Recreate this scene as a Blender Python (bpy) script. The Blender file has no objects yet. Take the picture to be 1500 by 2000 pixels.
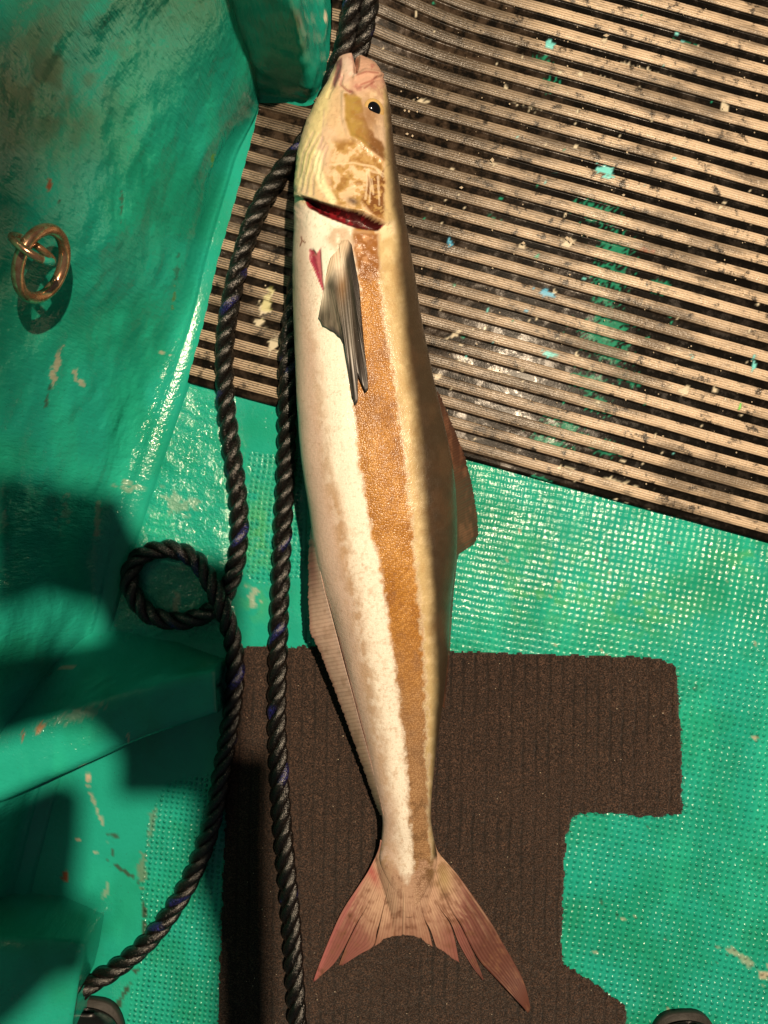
import bpy, bmesh, math, random
import numpy as np
from mathutils import Vector, Matrix
from mathutils.bvhtree import BVHTree

random.seed(7)
rng = np.random.default_rng(7)
C = bpy.context.scene.collection
S = 0.0006            # metres per photograph pixel on the deck plane
H = 1500.0            # camera height in the same pixel unit (0.9 m)

# ------------------------------------------------------------------ camera, world, lamp, exposure
cam_d = bpy.data.cameras.new('camera')
cam = bpy.data.objects.new('camera', cam_d); C.objects.link(cam)
cam.location = (0, 0, H * S)
cam.rotation_euler = (0, 0, 0)
cam_d.sensor_fit = 'VERTICAL'
cam_d.sensor_height = 24.0
cam_d.lens = 24.0 * H / 2000.0
cam_d.clip_start = 0.02
cam_d.clip_end = 60
bpy.context.scene.camera = cam

world = bpy.data.worlds.new('World'); bpy.context.scene.world = world
world.use_nodes = True
bg = world.node_tree.nodes['Background']
bg.inputs['Color'].default_value = (0.85, 0.9, 1.0, 1)
bg.inputs['Strength'].default_value = 0.056

LAMP = (0.56, 0.56, 2.5)          # work lamp of the boat, above and to the right
lamp_d = bpy.data.lights.new('deck_lamp', 'POINT')
lamp_d.energy = 490
lamp_d.color = (1.0, 0.775, 0.53)
lamp_d.shadow_soft_size = 0.024
lamp = bpy.data.objects.new('deck_lamp', lamp_d); C.objects.link(lamp)
lamp.location = LAMP

vs = bpy.context.scene.view_settings
vs.view_transform = 'Standard'; vs.look = 'None'; vs.gamma = 1.0; vs.exposure = 0.0
vs.use_curve_mapping = False

# ------------------------------------------------------------------ small maths
def W(px, py, z=0.0):
    """point of the place that stands z above the deck and is seen at photograph pixel px, py"""
    px = np.asarray(px, float); py = np.asarray(py, float); z = np.asarray(z, float) + 0 * px
    f = (1 - z / H)
    return np.stack([(px - 750) * f * S, (1000 - py) * f * S, z * S + 0 * px], -1)

def ss(a, b, x):
    t = np.clip((x - a) / (b - a), 0, 1)
    return t * t * (3 - 2 * t)

_perm = rng.random((257, 257))
def vnoise(x, y):
    xi = np.floor(x).astype(int); yi = np.floor(y).astype(int)
    fx = x - xi; fy = y - yi
    fx = fx * fx * (3 - 2 * fx); fy = fy * fy * (3 - 2 * fy)
    a = _perm[xi % 256, yi % 256]; b = _perm[(xi + 1) % 256, yi % 256]
    c = _perm[xi % 256, (yi + 1) % 256]; d = _perm[(xi + 1) % 256, (yi + 1) % 256]
    return (a * (1 - fx) + b * fx) * (1 - fy) + (c * (1 - fx) + d * fx) * fy

def fbm(x, y, o=4, ox=0.0):
    s = 0; a = 0.5; t = 0
    for i in range(o):
        s = s + a * vnoise(x * 2 ** i + 17.3 * i + ox, y * 2 ** i + 5.1 * i + ox * 1.7); t += a; a *= 0.5
    return s / t          # 0..1

def sdist(px, py, poly):
    """signed distance to a polygon, positive inside"""
    P = np.asarray(poly, float); n = len(P)
    d2 = np.full(px.shape, 1e18); ins = np.zeros(px.shape, bool)
    for i in range(n):
        ax, ay = P[i]; bx, by = P[(i + 1) % n]
        ex, ey = bx - ax, by - ay
        t = np.clip(((px - ax) * ex + (py - ay) * ey) / (ex * ex + ey * ey + 1e-9), 0, 1)
        d2 = np.minimum(d2, (px - ax - t * ex) ** 2 + (py - ay - t * ey) ** 2)
        c = ((ay > py) != (by > py)) & (px < (bx - ax) * (py - ay) / (by - ay + 1e-12) + ax)
        ins ^= c
    d = np.sqrt(d2)
    return np.where(ins, d, -d)

def polym(px, py, poly, soft=4.0):
    return ss(-soft, soft, sdist(px, py, poly))

def linedist(px, py, pts):
    P = np.asarray(pts, float); d2 = np.full(px.shape, 1e18)
    for i in range(len(P) - 1):
        ax, ay = P[i]; bx, by = P[i + 1]; ex, ey = bx - ax, by - ay
        t = np.clip(((px - ax) * ex + (py - ay) * ey) / (ex * ex + ey * ey + 1e-9), 0, 1)
        d2 = np.minimum(d2, (px - ax - t * ex) ** 2 + (py - ay - t * ey) ** 2)
    return np.sqrt(d2)

def gauss(px, py, cx, cy, rx, ry, ang=0.0):
    c, s = math.cos(ang), math.sin(ang)
    u = (px - cx) * c + (py - cy) * s; v = -(px - cx) * s + (py - cy) * c
    return np.exp(-(u / rx) ** 2 - (v / ry) ** 2)

def mixc(col, c, m):
    m = np.clip(m, 0, 1)[..., None]
    return col * (1 - m) + np.asarray(c, float) * m

def catmull(pts, n=12):
    P = np.asarray(pts, float)
    Q = np.vstack([2 * P[0] - P[1], P, 2 * P[-1] - P[-2]])
    out = []
    for i in range(len(P) - 1):
        p0, p1, p2, p3 = Q[i], Q[i + 1], Q[i + 2], Q[i + 3]
        for k in range(n):
            t = k / n
            out.append(0.5 * ((2 * p1) + (-p0 + p2) * t + (2 * p0 - 5 * p1 + 4 * p2 - p3) * t * t + (-p0 + 3 * p1 - 3 * p2 + p3) * t ** 3))
    out.append(P[-1])
    return np.array(out)

def resample(pts, step=None, n=None):
    P = np.asarray(pts, float)
    d = np.r_[0, np.cumsum(np.linalg.norm(np.diff(P, axis=0), axis=1))]
    if n is None: n = max(2, int(d[-1] / step) + 1)
    t = np.linspace(0, d[-1], n)
    return np.stack([np.interp(t, d, P[:, k]) for k in range(P.shape[1])], -1)

# ------------------------------------------------------------------ object helpers
def mesh_obj(name, V, F, m=None, parent=None, smooth=True):
    me = bpy.data.meshes.new(name)
    me.from_pydata([tuple(v) for v in np.asarray(V).reshape(-1, 3)], [], [tuple(int(i) for i in f) for f in F])
    me.update()
    if smooth: me.polygons.foreach_set('use_smooth', [True] * len(me.polygons))
    if m: me.materials.append(m)
    o = bpy.data.objects.new(name, me); C.objects.link(o)
    if parent: o.parent = parent
    return o

def grid_faces(nr, nc, wrap=False):
    r = np.arange(nr - 1)[:, None]
    c = np.arange(nc if wrap else nc - 1)[None, :]
    c2 = (c + 1) % nc
    a = r * nc + c; b = r * nc + c2; d = (r + 1) * nc + c2; e = (r + 1) * nc + c
    return np.stack([a, b, d, e], -1).reshape(-1, 4)

def vcol(o, col, name='Col'):
    a = o.data.attributes.new(name, 'FLOAT_COLOR', 'POINT')
    col = np.asarray(col, float).reshape(-1, col.shape[-1])
    if col.shape[1] == 3: col = np.c_[col, np.ones(len(col))]
    a.data.foreach_set('color', col.astype(np.float32).ravel())

def vflt(o, v, name):
    a = o.data.attributes.new(name, 'FLOAT', 'POINT')
    a.data.foreach_set('value', np.asarray(v, np.float32).ravel())

def vvec(o, v, name):
    a = o.data.attributes.new(name, 'FLOAT_VECTOR', 'POINT')
    a.data.foreach_set('vector', np.asarray(v, np.float32).reshape(-1, 3).ravel())

def tag(o, label=None, cat=None, group=None, kind=None):
    if label: o['label'] = label
    if cat: o['category'] = cat
    if group: o['group'] = group
    if kind: o['kind'] = kind
    return o

def empty(name, loc):
    o = bpy.data.objects.new(name, None); C.objects.link(o); o.location = loc
    o.empty_display_size = 0.05
    return o

def solid(front, thick, V, F):
    pass

# ------------------------------------------------------------------ node helpers
class NT:
    def __init__(self, name):
        self.m = bpy.data.materials.new(name); self.m.use_nodes = True
        self.t = self.m.node_tree; self.t.nodes.clear()
        self.out = self.t.nodes.new('ShaderNodeOutputMaterial')
        self.b = self.t.nodes.new('ShaderNodeBsdfPrincipled')
        self.t.links.new(self.b.outputs[0], self.out.inputs[0])
    def put(self, sock, v):
        if isinstance(v, bpy.types.NodeSocket): self.t.links.new(v, sock)
        elif v is not None:
            if hasattr(sock.default_value, '__len__') and len(sock.default_value) == 4 and len(v) == 3: v = (*v, 1)
            sock.default_value = v
    def set(self, **k):
        names = {'base': 'Base Color', 'rough': 'Roughness', 'spec': 'Specular IOR Level', 'normal': 'Normal', 'metal': 'Metallic',
                 'coat': 'Coat Weight', 'coatr': 'Coat Roughness', 'sss': 'Subsurface Weight', 'aniso': 'Anisotropic', 'sheen': 'Sheen Weight'}
        for a, v in k.items(): self.put(self.b.inputs[names[a]], v)
    def attr(self, name, o='Color'):
        n = self.t.nodes.new('ShaderNodeAttribute'); n.attribute_name = name
        return n.outputs[o]
    def math(self, op, a, b=None, c=None, clamp=False):
        n = self.t.nodes.new('ShaderNodeMath'); n.operation = op; n.use_clamp = clamp
        self.put(n.inputs[0], a)
        if b is not None: self.put(n.inputs[1], b)
        if c is not None: self.put(n.inputs[2], c)
        return n.outputs[0]
    def map(self, v, a, b, c=0.0, d=1.0):
        n = self.t.nodes.new('ShaderNodeMapRange'); n.clamp = True; n.interpolation_type = 'SMOOTHSTEP'
        for i, x in enumerate((v, a, b, c, d)): self.put(n.inputs[i], x)
        return n.outputs[0]
    def mix(self, f, a, b, mode='MIX'):
        n = self.t.nodes.new('ShaderNodeMix'); n.data_type = 'RGBA'; n.blend_type = mode
        self.put(n.inputs['Factor'], f) if False else self.put(n.inputs[0], f)
        self.put(n.inputs[6], a); self.put(n.inputs[7], b)
        return n.outputs[2]
    def coord(self):
        if not hasattr(self, '_tc'):
            self._tc = self.t.nodes.new('ShaderNodeTexCoord')
        return self._tc.outputs['Object']
    def xform(self, vec, scale=(1, 1, 1), rot=(0, 0, 0)):
        n = self.t.nodes.new('ShaderNodeMapping'); self.put(n.inputs['Vector'], vec)
        n.inputs['Scale'].default_value = scale; n.inputs['Rotation'].default_value = rot
        return n.outputs[0]
    def noise(self, vec, scale, detail=4, rough=0.55, o='Fac'):
        n = self.t.nodes.new('ShaderNodeTexNoise'); self.put(n.inputs['Vector'], vec)
        n.inputs['Scale'].default_value = scale; n.inputs['Detail'].default_value = detail; n.inputs['Roughness'].default_value = rough
        return n.outputs[o]
    def voro(self, vec, scale, o='Distance', rnd=1.0, feature='F1'):
        n = self.t.nodes.new('ShaderNodeTexVoronoi'); n.feature = feature; self.put(n.inputs['Vector'], vec)
        n.inputs['Scale'].default_value = scale; n.inputs['Randomness'].default_value = rnd
        return n.outputs[o]
    def bump(self, h, dist, strength=1.0, normal=None):
        n = self.t.nodes.new('ShaderNodeBump'); n.inputs['Distance'].default_value = dist; n.inputs['Strength'].default_value = strength
        self.put(n.inputs['Height'], h)
        if normal is not None: self.put(n.inputs['Normal'], normal)
        return n.outputs[0]
    def sep(self, v):
        n = self.t.nodes.new('ShaderNodeSeparateXYZ'); self.put(n.inputs[0], v); return n.outputs

GREEN = (0.014, 0.320, 0.240)

def mat_green_paint():
    """thick brushed gloss paint on glass fibre; 'Col' carries chips, rust and grime, 'grip' the moulded non-slip pattern"""
    n = NT('green_gloss_paint'); c = n.coord()
    col = n.attr('Col')
    mott = n.noise(c, 14, 5, 0.6)
    col = n.mix(n.map(mott, 0.35, 0.75, 0, 0.30), col, n.mix(1.0, col, (0.55, 0.72, 0.66, 1), 'MULTIPLY'))
    fine = n.noise(c, 190, 3, 0.6)
    col = n.mix(n.map(fine, 0.5, 0.8, 0, 0.25), col, n.mix(1.0, col, (0.6, 0.75, 0.7, 1), 'MULTIPLY'))
    spk = n.voro(c, 120)
    col = n.mix(n.map(spk, 0.05, 0.09, 0.5, 0.0), col, (0.02, 0.10, 0.06, 1))
    n.set(base=col, spec=0.5)
    rough = n.math('ADD', n.map(n.noise(c, 25, 3), 0.3, 0.7, 0.08, 0.20), n.math('MULTIPLY', n.attr('dull', 'Fac'), 0.35))
    n.set(rough=rough)
    brush = n.noise(n.xform(c, (240, 240, 45), (0.15, 0.1, 0.2)), 1.0, 3, 0.6)
    lump = n.noise(c, 70, 3, 0.55)
    micro = n.noise(c, 330, 3, 0.6)
    h = n.math('ADD', n.math('MULTIPLY', n.math('ADD', n.math('MULTIPLY', brush, 0.62), n.math('MULTIPLY', micro, 0.07)), n.math('ADD', 0.1, n.math('MULTIPLY', n.attr('lumpy', 'Fac'), 2.2), clamp=True)), n.math('MULTIPLY', n.math('ADD', lump, n.math('MULTIPLY', n.noise(c, 34, 2, 0.5), 1.6)), n.attr('lumpy', 'Fac')))
    smooth = n.math('SUBTRACT', 1.0, n.attr('grip', 'Fac'), clamp=True)
    nb = n.bump(n.math('MULTIPLY', h, smooth), 0.0022, 0.9)
    # moulded grid of small raised studs
    xyz = n.sep(n.xform(n.math('MULTIPLY', 1, 1) if False else n.attr('gripco', 'Vector'), (1, 1, 1)))
    fx = n.math('PINGPONG', xyz[0], 0.5); fy = n.math('PINGPONG', xyz[1], 0.5)      # 0 at lines, .5 at stud centres
    stud = n.math('MULTIPLY', n.map(fx, 0.08, 0.5), n.map(fy, 0.08, 0.5))
    weave = n.math('ADD', n.math('MULTIPLY', n.map(fx, 0.0, 0.5), 0.5), n.math('MULTIPLY', n.map(fy, 0.0, 0.5), 0.5))
    wv = n.attr('weave', 'Fac')
    st = n.math('ADD', n.math('MULTIPLY', n.math('MULTIPLY', stud, 1.75), n.math('SUBTRACT', 1.0, wv)), n.math('MULTIPLY', n.math('MULTIPLY', weave, 0.85), wv))
    st = n.math('ADD', n.math('MULTIPLY', st, n.map(n.noise(c, 110, 3), 0.3, 0.7, 0.40, 1.1)), n.math('MULTIPLY', n.noise(c, 330, 2), 0.42))
    nb = n.bump(n.math('MULTIPLY', st, n.attr('grip', 'Fac')), 0.00125, 1.0, nb)
    n.set(spec=n.math('ADD', 0.5, n.math('MULTIPLY', n.attr('grip', 'Fac'), n.map(n.noise(c, 22, 4, 0.65), 0.35, 0.65, -0.38, 0.12))))
    n.set(rough=n.math('MAXIMUM', rough, n.math('MULTIPLY', n.attr('grip', 'Fac'), 0.25)))
    n.set(normal=nb)
    return n.m

def mat_rubber():
    n = NT('ribbed_rubber'); c = n.coord()
    rv = n.attr('rv', 'Fac')                       # millimetre-like count across the ribs (photo px)
    frac = n.math('FRACT', n.math('DIVIDE', rv, 35.7))
    band = n.math('MULTIPLY', n.map(frac, 0.395, 0.42), n.map(frac, 0.985, 0.97))
    fr = n.math('PINGPONG', n.math('DIVIDE', rv, 4.46), 0.5)
    ridge = n.map(fr, 0.06, 0.26, n.attr('flat', 'Fac'), 1.0)
    st = n.xform(c, (1, 1, 1), (0, 0, 0.2688))
    streak = n.noise(n.xform(st, (9, 120, 40)), 1.0, 5, 0.65)
    blot = n.noise(c, 9, 5, 0.6)
    grime = n.noise(c, 60, 6, 0.7)
    wear = n.map(n.math('ADD', n.math('MULTIPLY', streak, 0.6), n.math('ADD', n.math('MULTIPLY', blot, 0.55), n.math('MULTIPLY', grime, 0.25))), 0.44, 0.60)
    wear = n.math('MULTIPLY', wear, n.attr('clean', 'Fac'))
    wear = n.math('MULTIPLY', wear, n.map(grime, 0.34, 0.46))
    scuff = n.noise(n.xform(st, (55, 260, 100)), 1.0, 3, 0.6)
    wear = n.math('MULTIPLY', wear, n.map(scuff, 0.32, 0.42, 0.45, 1.0))
    wear = n.math('MULTIPLY', wear, n.map(n.noise(n.xform(st, (7, 26, 10)), 1.0, 4, 0.6), 0.38, 0.54, 0.30, 1.0))
    rid = n.math('MAXIMUM', ridge, n.attr('fill', 'Fac'))
    tan = n.mix(n.noise(c, 40, 4), (0.42, 0.325, 0.235, 1), (0.62, 0.485, 0.345, 1))
    blk = n.mix(n.map(grime, 0.45, 0.75), (0.004, 0.0035, 0.003, 1), (0.016, 0.012, 0.009, 1))
    top = n.mix(n.math('MULTIPLY', rid, n.math('ADD', n.math('MULTIPLY', wear, 0.88), 0.07)), blk, tan)
    dust = n.map(n.noise(n.xform(st, (30, 80, 60)), 1.0, 6, 0.75), 0.66, 0.78, 0.0, 0.35)
    gro = n.mix(n.math('MULTIPLY', n.math('MULTIPLY', dust, n.map(blot, 0.5, 0.62)), 0.7), blk, (0.22, 0.18, 0.14, 1))
    gro = n.mix(n.math('MULTIPLY', n.math('SUBTRACT', 1.0, n.attr('clean', 'Fac'), clamp=True), n.map(grime, 0.38, 0.62, 0.0, 0.30)), gro, (0.13, 0.085, 0.055, 1))
    col = n.mix(band, gro, top)
    crumbs = n.voro(c, 95)
    cm = n.math('MULTIPLY', n.map(crumbs, 0.11, 0.07), n.map(n.noise(c, 13, 3), 0.52, 0.60))
    col = n.mix(n.math('MULTIPLY', cm, 0.7), col, (0.5, 0.42, 0.32, 1))
    col = n.mix(n.attr('paint', 'Alpha'), col, n.attr('paint'))
    n.set(base=col, rough=n.math('ADD', n.map(blot, 0.3, 0.7, 0.16, 0.30), n.math('MULTIPLY', band, 0.08)), spec=n.math('ADD', n.map(grime, 0.5, 0.64, 0.03, 0.16), n.math('MULTIPLY', band, 0.22)))
    h = n.math('ADD', n.math('MULTIPLY', n.math('MULTIPLY', ridge, band), 0.16), n.math('MULTIPLY', n.noise(c, 380, 3), n.math('ADD', 0.08, n.math('MULTIPLY', band, 0.55))))
    n.set(normal=n.bump(h, 0.0010, 1.0))
    return n.m

def mat_carpet():
    n = NT('ribbed_carpet'); c = n.coord()
    f1 = n.noise(c, 620, 3, 0.7); f2 = n.noise(c, 150, 4, 0.65)
    rib = n.math('PINGPONG', n.math('ADD', n.math('DIVIDE', n.attr('cv', 'Fac'), 24.0), n.math('MULTIPLY', n.noise(c, 22, 3), 0.45)), 0.5)
    ribh = n.map(rib, 0.02, 0.18)
    col = n.mix(n.map(f1, 0.40, 0.70), (0.006, 0.0035, 0.003, 1), (0.135, 0.078, 0.055, 1))
    col = n.mix(n.map(f2, 0.35, 0.7, 0.45, 0.0), col, (0.02, 0.014, 0.011, 1))
    col = n.mix(n.math('MULTIPLY', n.math('SUBTRACT', 1.0, ribh), n.map(n.noise(c, 14, 3), 0.35, 0.65, 0.15, 0.7)), col, (0.008, 0.006, 0.005, 1))
    col = n.mix(n.map(n.voro(c, 420), 0.10, 0.05, 0, 0.55), col, (0.34, 0.26, 0.19, 1))
    n.set(base=col, rough=0.9, spec=0.15, sheen=0.1)
    h = n.math('ADD', n.math('ADD', n.math('MULTIPLY', f1, 0.8), n.math('MULTIPLY', f2, 0.6)), n.math('MULTIPLY', ribh, 0.25))
    n.set(normal=n.bump(h, 0.003, 1.0))
    return n.m

def mat_rope():
    n = NT('black_rope'); c = n.coord()
    fib = n.attr('fib', 'Vector'); s = n.sep(fib)          # x along the strand, y around
    f = n.noise(n.xform(fib, (0.05, 20, 1)), 1.0, 2, 0.6)
    fuzz = n.noise(c, 900, 2); grain = n.noise(n.xform(fib, (0.35, 26, 1)), 1.0, 2, 0.6)
    col = n.mix(n.map(n.math('MULTIPLY', f, grain), 0.27, 0.42), (0.002, 0.0016, 0.0015, 1), (0.022, 0.013, 0.008, 1))
    bl = n.math('MULTIPLY', n.attr('blue', 'Fac'), n.map(grain, 0.48, 0.60))
    col = n.mix(bl, col, (0.02, 0.022, 0.18, 1))
    n.set(base=col, rough=n.map(grain, 0.3, 0.7, 0.22, 0.34), spec=0.6)
    n.set(normal=n.bump(n.math('ADD', n.math('MULTIPLY', f, 0.8), n.math('ADD', n.math('MULTIPLY', grain, 0.6), n.math('MULTIPLY', fuzz, 0.2))), 0.0008, 1.0))
    return n.m

def mat_fish():
    n = NT('fish_skin'); c = n.coord(); col = n.attr('Col')
    sc = n.voro(n.xform(c, (1, 0.72, 1), (0, 0, 0.12)), 600, rnd=0.6)
    sp = n.attr('scale', 'Fac')
    fine = n.noise(c, 260, 4, 0.65)
    col = n.mix(n.math('MULTIPLY', n.map(sc, 0.25, 0.6), n.math('MULTIPLY', sp, 0.55)), col, n.mix(1.0, col, (0.40, 0.30, 0.2, 1), 'MULTIPLY'))
    col = n.mix(n.map(fine, 0.5, 0.8, 0, 0.22), col, n.mix(1.0, col, (0.66, 0.55, 0.45, 1), 'MULTIPLY'))
    n.set(base=col, spec=0.28, sss=0.0)
    n.set(rough=n.map(n.noise(c, 120, 3), 0.3, 0.7, 0.30, 0.46), coat=0.22, coatr=0.13)
    h = n.math('ADD', n.math('MULTIPLY', sc, n.math('MULTIPLY', sp, -0.55)), n.math('MULTIPLY', fine, 0.6))
    h = n.math('ADD', h, n.math('MULTIPLY', n.noise(c, 45, 3), n.math('ADD', 0.6, n.math('MULTIPLY', n.attr('wet', 'Fac'), 2.5))))
    nb = n.bump(h, 0.0011, 0.8)
    n.set(normal=nb); n.put(n.b.inputs['Coat Normal'], nb)
    return n.m

def mat_fin():
    n = NT('fish_fin'); c = n.coord(); col = n.attr('Col')
    ray = n.attr('ray', 'Fac')
    w = n.math('PINGPONG', ray, 0.5)
    nz = n.noise(c, 160, 4, 0.65)
    col = n.mix(n.map(w, 0.25, 0.05, 0.0, 0.28), col, n.mix(1.0, col, (0.35, 0.26, 0.24, 1), 'MULTIPLY'))
    col = n.mix(n.map(nz, 0.5, 0.8, 0, 0.4), col, n.mix(1.0, col, (0.5, 0.4, 0.36, 1), 'MULTIPLY'))
    n.set(base=col, rough=0.45, spec=0.4, coat=0.15, coatr=0.25)
    n.set(normal=n.bump(n.math('ADD', w, n.math('MULTIPLY', nz, 0.4)), 0.0005, 0.9))
    return n.m

def mat_simple(name, base, rough, metal=0.0, bumpd=0.0, bs=60, var=0.3):
    n = NT(name); c = n.coord()
    f = n.noise(c, bs, 5, 0.6)
    n.set(base=n.mix(n.map(f, 0.35, 0.7, 0, var), base, tuple(x * 0.4 for x in base[:3]) + (1,)), rough=n.math('ADD', rough, n.math('MULTIPLY', f, 0.12)), metal=metal, spec=0.5)
    if bumpd: n.set(normal=n.bump(f, bumpd))
    return n.m

def mat_bronze():
    n = NT('worn_bronze'); c = n.coord()
    f = n.noise(c, 120, 5, 0.65)
    base = n.mix(n.map(f, 0.35, 0.65), (0.66, 0.42, 0.26, 1), (0.40, 0.20, 0.11, 1))
    g = n.attr('paint', 'Fac'); g2 = n.math('MULTIPLY', g, n.map(n.noise(c, 140, 4), 0.35, 0.45))
    n.set(base=n.mix(g2, base, (*GREEN, 1)), rough=n.map(f, 0.3, 0.7, 0.17, 0.30), metal=n.math('SUBTRACT', 0.85, n.math('MULTIPLY', g2, 0.85)), spec=0.5)
    n.set(normal=n.bump(f, 0.0003))
    return n.m

M = dict(green=mat_green_paint(), rubber=mat_rubber(), carpet=mat_carpet(), rope=mat_rope(), fish=mat_fish(), fin=mat_fin(), bronze=mat_bronze(),
         boot=mat_simple('black_boot_rubber', (0.006, 0.006, 0.007, 1), 0.30, 0, 0.0005, 90),
         sole=mat_simple('boot_sole', (0.02, 0.018, 0.016, 1), 0.6, 0, 0.001, 120),
         wood=mat_simple('shade_board_brown', (0.25, 0.2, 0.15, 1), 0.7),  # only for the added, unseen boards that block the lamp
         black_eye=mat_simple('pupil_black', (0.004, 0.004, 0.006, 1), 0.05),
         iris=mat_simple('iris_gold', (0.50, 0.33, 0.13, 1), 0.15, 0, 0, 500))

def green_cols(px, py, grime=0.0):
    col = np.ones(px.shape + (3,)) * np.array(GREEN)
    a = fbm(px / 130, py / 130, 4, 3.0)
    col = mixc(col, (0.010, 0.25, 0.15), ss(0.45, 0.75, a) * 0.7)
    col = mixc(col, (0.020, 0.42, 0.28), ss(0.5, 0.8, fbm(px / 60, py / 160, 3, 9.0)) * 0.5)
    return col

def chip(col, dull, px, py, cx, cy, rx, ry, ang, c, amt=1.0, nz=14.0, thr=0.5):
    g = gauss(px, py, cx, cy, rx, ry, ang)
    m = ss(thr - 0.08, thr + 0.08, g * 0.7 + (fbm(px / nz, py / nz, 4, cx) - 0.5) * 1.3 + 0.1) * ss(0.02, 0.15, g) * amt
    return mixc(col, c, m), np.clip(dull + m, 0, 1)

TANW = (0.42, 0.36, 0.26); RUST = (0.26, 0.07, 0.025); DIRT = (0.035, 0.05, 0.028)

# ------------------------------------------------------------------ deck (floor)
def build_deck():
    xs = np.r_[-1600, -900, -400, np.arange(-140, 1660, 5.0), 1900, 2600, 3400]
    ys = np.r_[-1800, -1000, -400, np.arange(-140, 2150, 5.0), 2400, 3000, 3800]
    px, py = np.meshgrid(xs, ys)
    z = (fbm(px / 90, py / 90, 3, 4.0) - 0.5) * 3.0 - 1.5
    col = green_cols(px, py)
    # moulded non-slip zones: all the right side, and a strip beside the ropes
    wob = (fbm(px / 40, py / 40, 4, 8.0) - 0.5) * 40
    right = ss(-3, 3, px - (600 + 0.3 * wob))
    z1 = polym(px + wob * 0.5, py + wob * 0.5, [(492, 880), (590, 890), (590, 1130), (500, 1135), (478, 1120), (480, 1000)], 4)
    z2 = polym(px + wob * 0.45, py + wob * 0.35, [(318, 1525), (450, 1510), (470, 2100), (210, 2100), (270, 1900), (282, 1790), (275, 1690), (290, 1620)], 4)
    grip = np.clip(np.maximum(np.maximum(right, z1), z2), 0, 1)
    yel = ss(0.56, 0.70, fbm(px / 70, py / 70, 5, 21.0))
    spots = np.maximum.reduce([gauss(px, py, 1250, 1190, 110, 60), gauss(px, py, 1450, 1080, 60, 40), gauss(px, py, 505, 1040, 40, 90), gauss(px, py, 1080, 1140, 120, 80), gauss(px, py, 500, 1170, 30, 50) * .7])
    col = mixc(col, (0.075, 0.36, 0.10), ss(0.40, 0.62, fbm(px / 16, py / 16, 4, 2.0)) * spots * 0.55)
    col = mixc(col, (0.012, 0.24, 0.13), yel * grip * 0.35)
    dull = np.zeros(px.shape)
    # scuffed tan places and rusty cracks of the photograph
    for a in [(350, 985, 40, 20, 0.4, TANW, .3), (262, 1030, 12, 10, 0, RUST, .9), (345, 1175, 8, 22, .2, TANW, .6), (495, 1165, 12, 25, 0, TANW, .5),
              (185, 1570, 4, 50, -0.35, TANW, .6), (172, 1520, 5, 9, 0, TANW, 1), (152, 1640, 4, 4, 0, TANW, 1), (188, 1665, 6, 5, 0, TANW, 1),
              (205, 1745, 5, 26, .3, TANW, .4), (128, 1712, 6, 9, 0, RUST, 1), (222, 1632, 10, 5, .3, DIRT, .8), (220, 1665, 4, 14, .2, DIRT, .8), (240, 1700, 34, 4, .6, DIRT, .85),
              (278, 1700, 9, 40, 0, RUST, .35), (282, 1800, 4, 40, 0, DIRT, .9), (248, 1930, 6, 45, .5, DIRT, .9), (300, 1600, 8, 36, .2, RUST, .3),
              (1495, 1905, 16, 14, 0, TANW, .9), (1440, 1865, 40, 8, .55, TANW, .5), (640, 1300, 8, 8, 0, TANW, .5), (1475, 1440, 5, 5, 0, RUST, .7)]:
        col, dull = chip(col, dull, px, py, *a[:5], a[5], a[6], 10.0)
    for k in range(60):
        cx, cy = rng.uniform(900, 1500), rng.uniform(950, 2000)
        col, dull = chip(col, dull, px, py, cx, cy, rng.uniform(2, 5), rng.uniform(2, 5), 0, TANW if k % 3 else DIRT, .7, 6.0, 0.45)
    o = mesh_obj('deck', W(px, py, z), grid_faces(len(ys), len(xs)), M['green'])
    o.data.flip_normals()
    vcol(o, col); vflt(o, grip, 'grip'); vflt(o, dull, 'dull')
    ang = np.where(px < 600, 0.10, 0.17); per = np.where(px < 600, 10.4, 12.4)
    wx = px + 6 * fbm(px / 120, py / 120, 2, 1.0); wy = py + 6 * fbm(px / 120, py / 120, 2, 6.0)
    gx = (wx * np.cos(ang) + wy * np.sin(ang)) / per; gy = (-wx * np.sin(ang * .6 + .08) + wy * np.cos(ang)) / per
    vvec(o, np.stack([gx, gy, gx * 0], -1), 'gripco')
    vflt(o, ss(1400, 1100, py) * ss(600, 640, px), 'weave')
    vflt(o, .15 + 1.3 * np.maximum(polym(px, py, [(250, 740), (440, 760), (455, 1000), (440, 1240), (200, 1240)], 20), ss(300, 200, px) * 0), 'lumpy')
    tag(o, kind='structure')
    return o
deck = build_deck()

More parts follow.
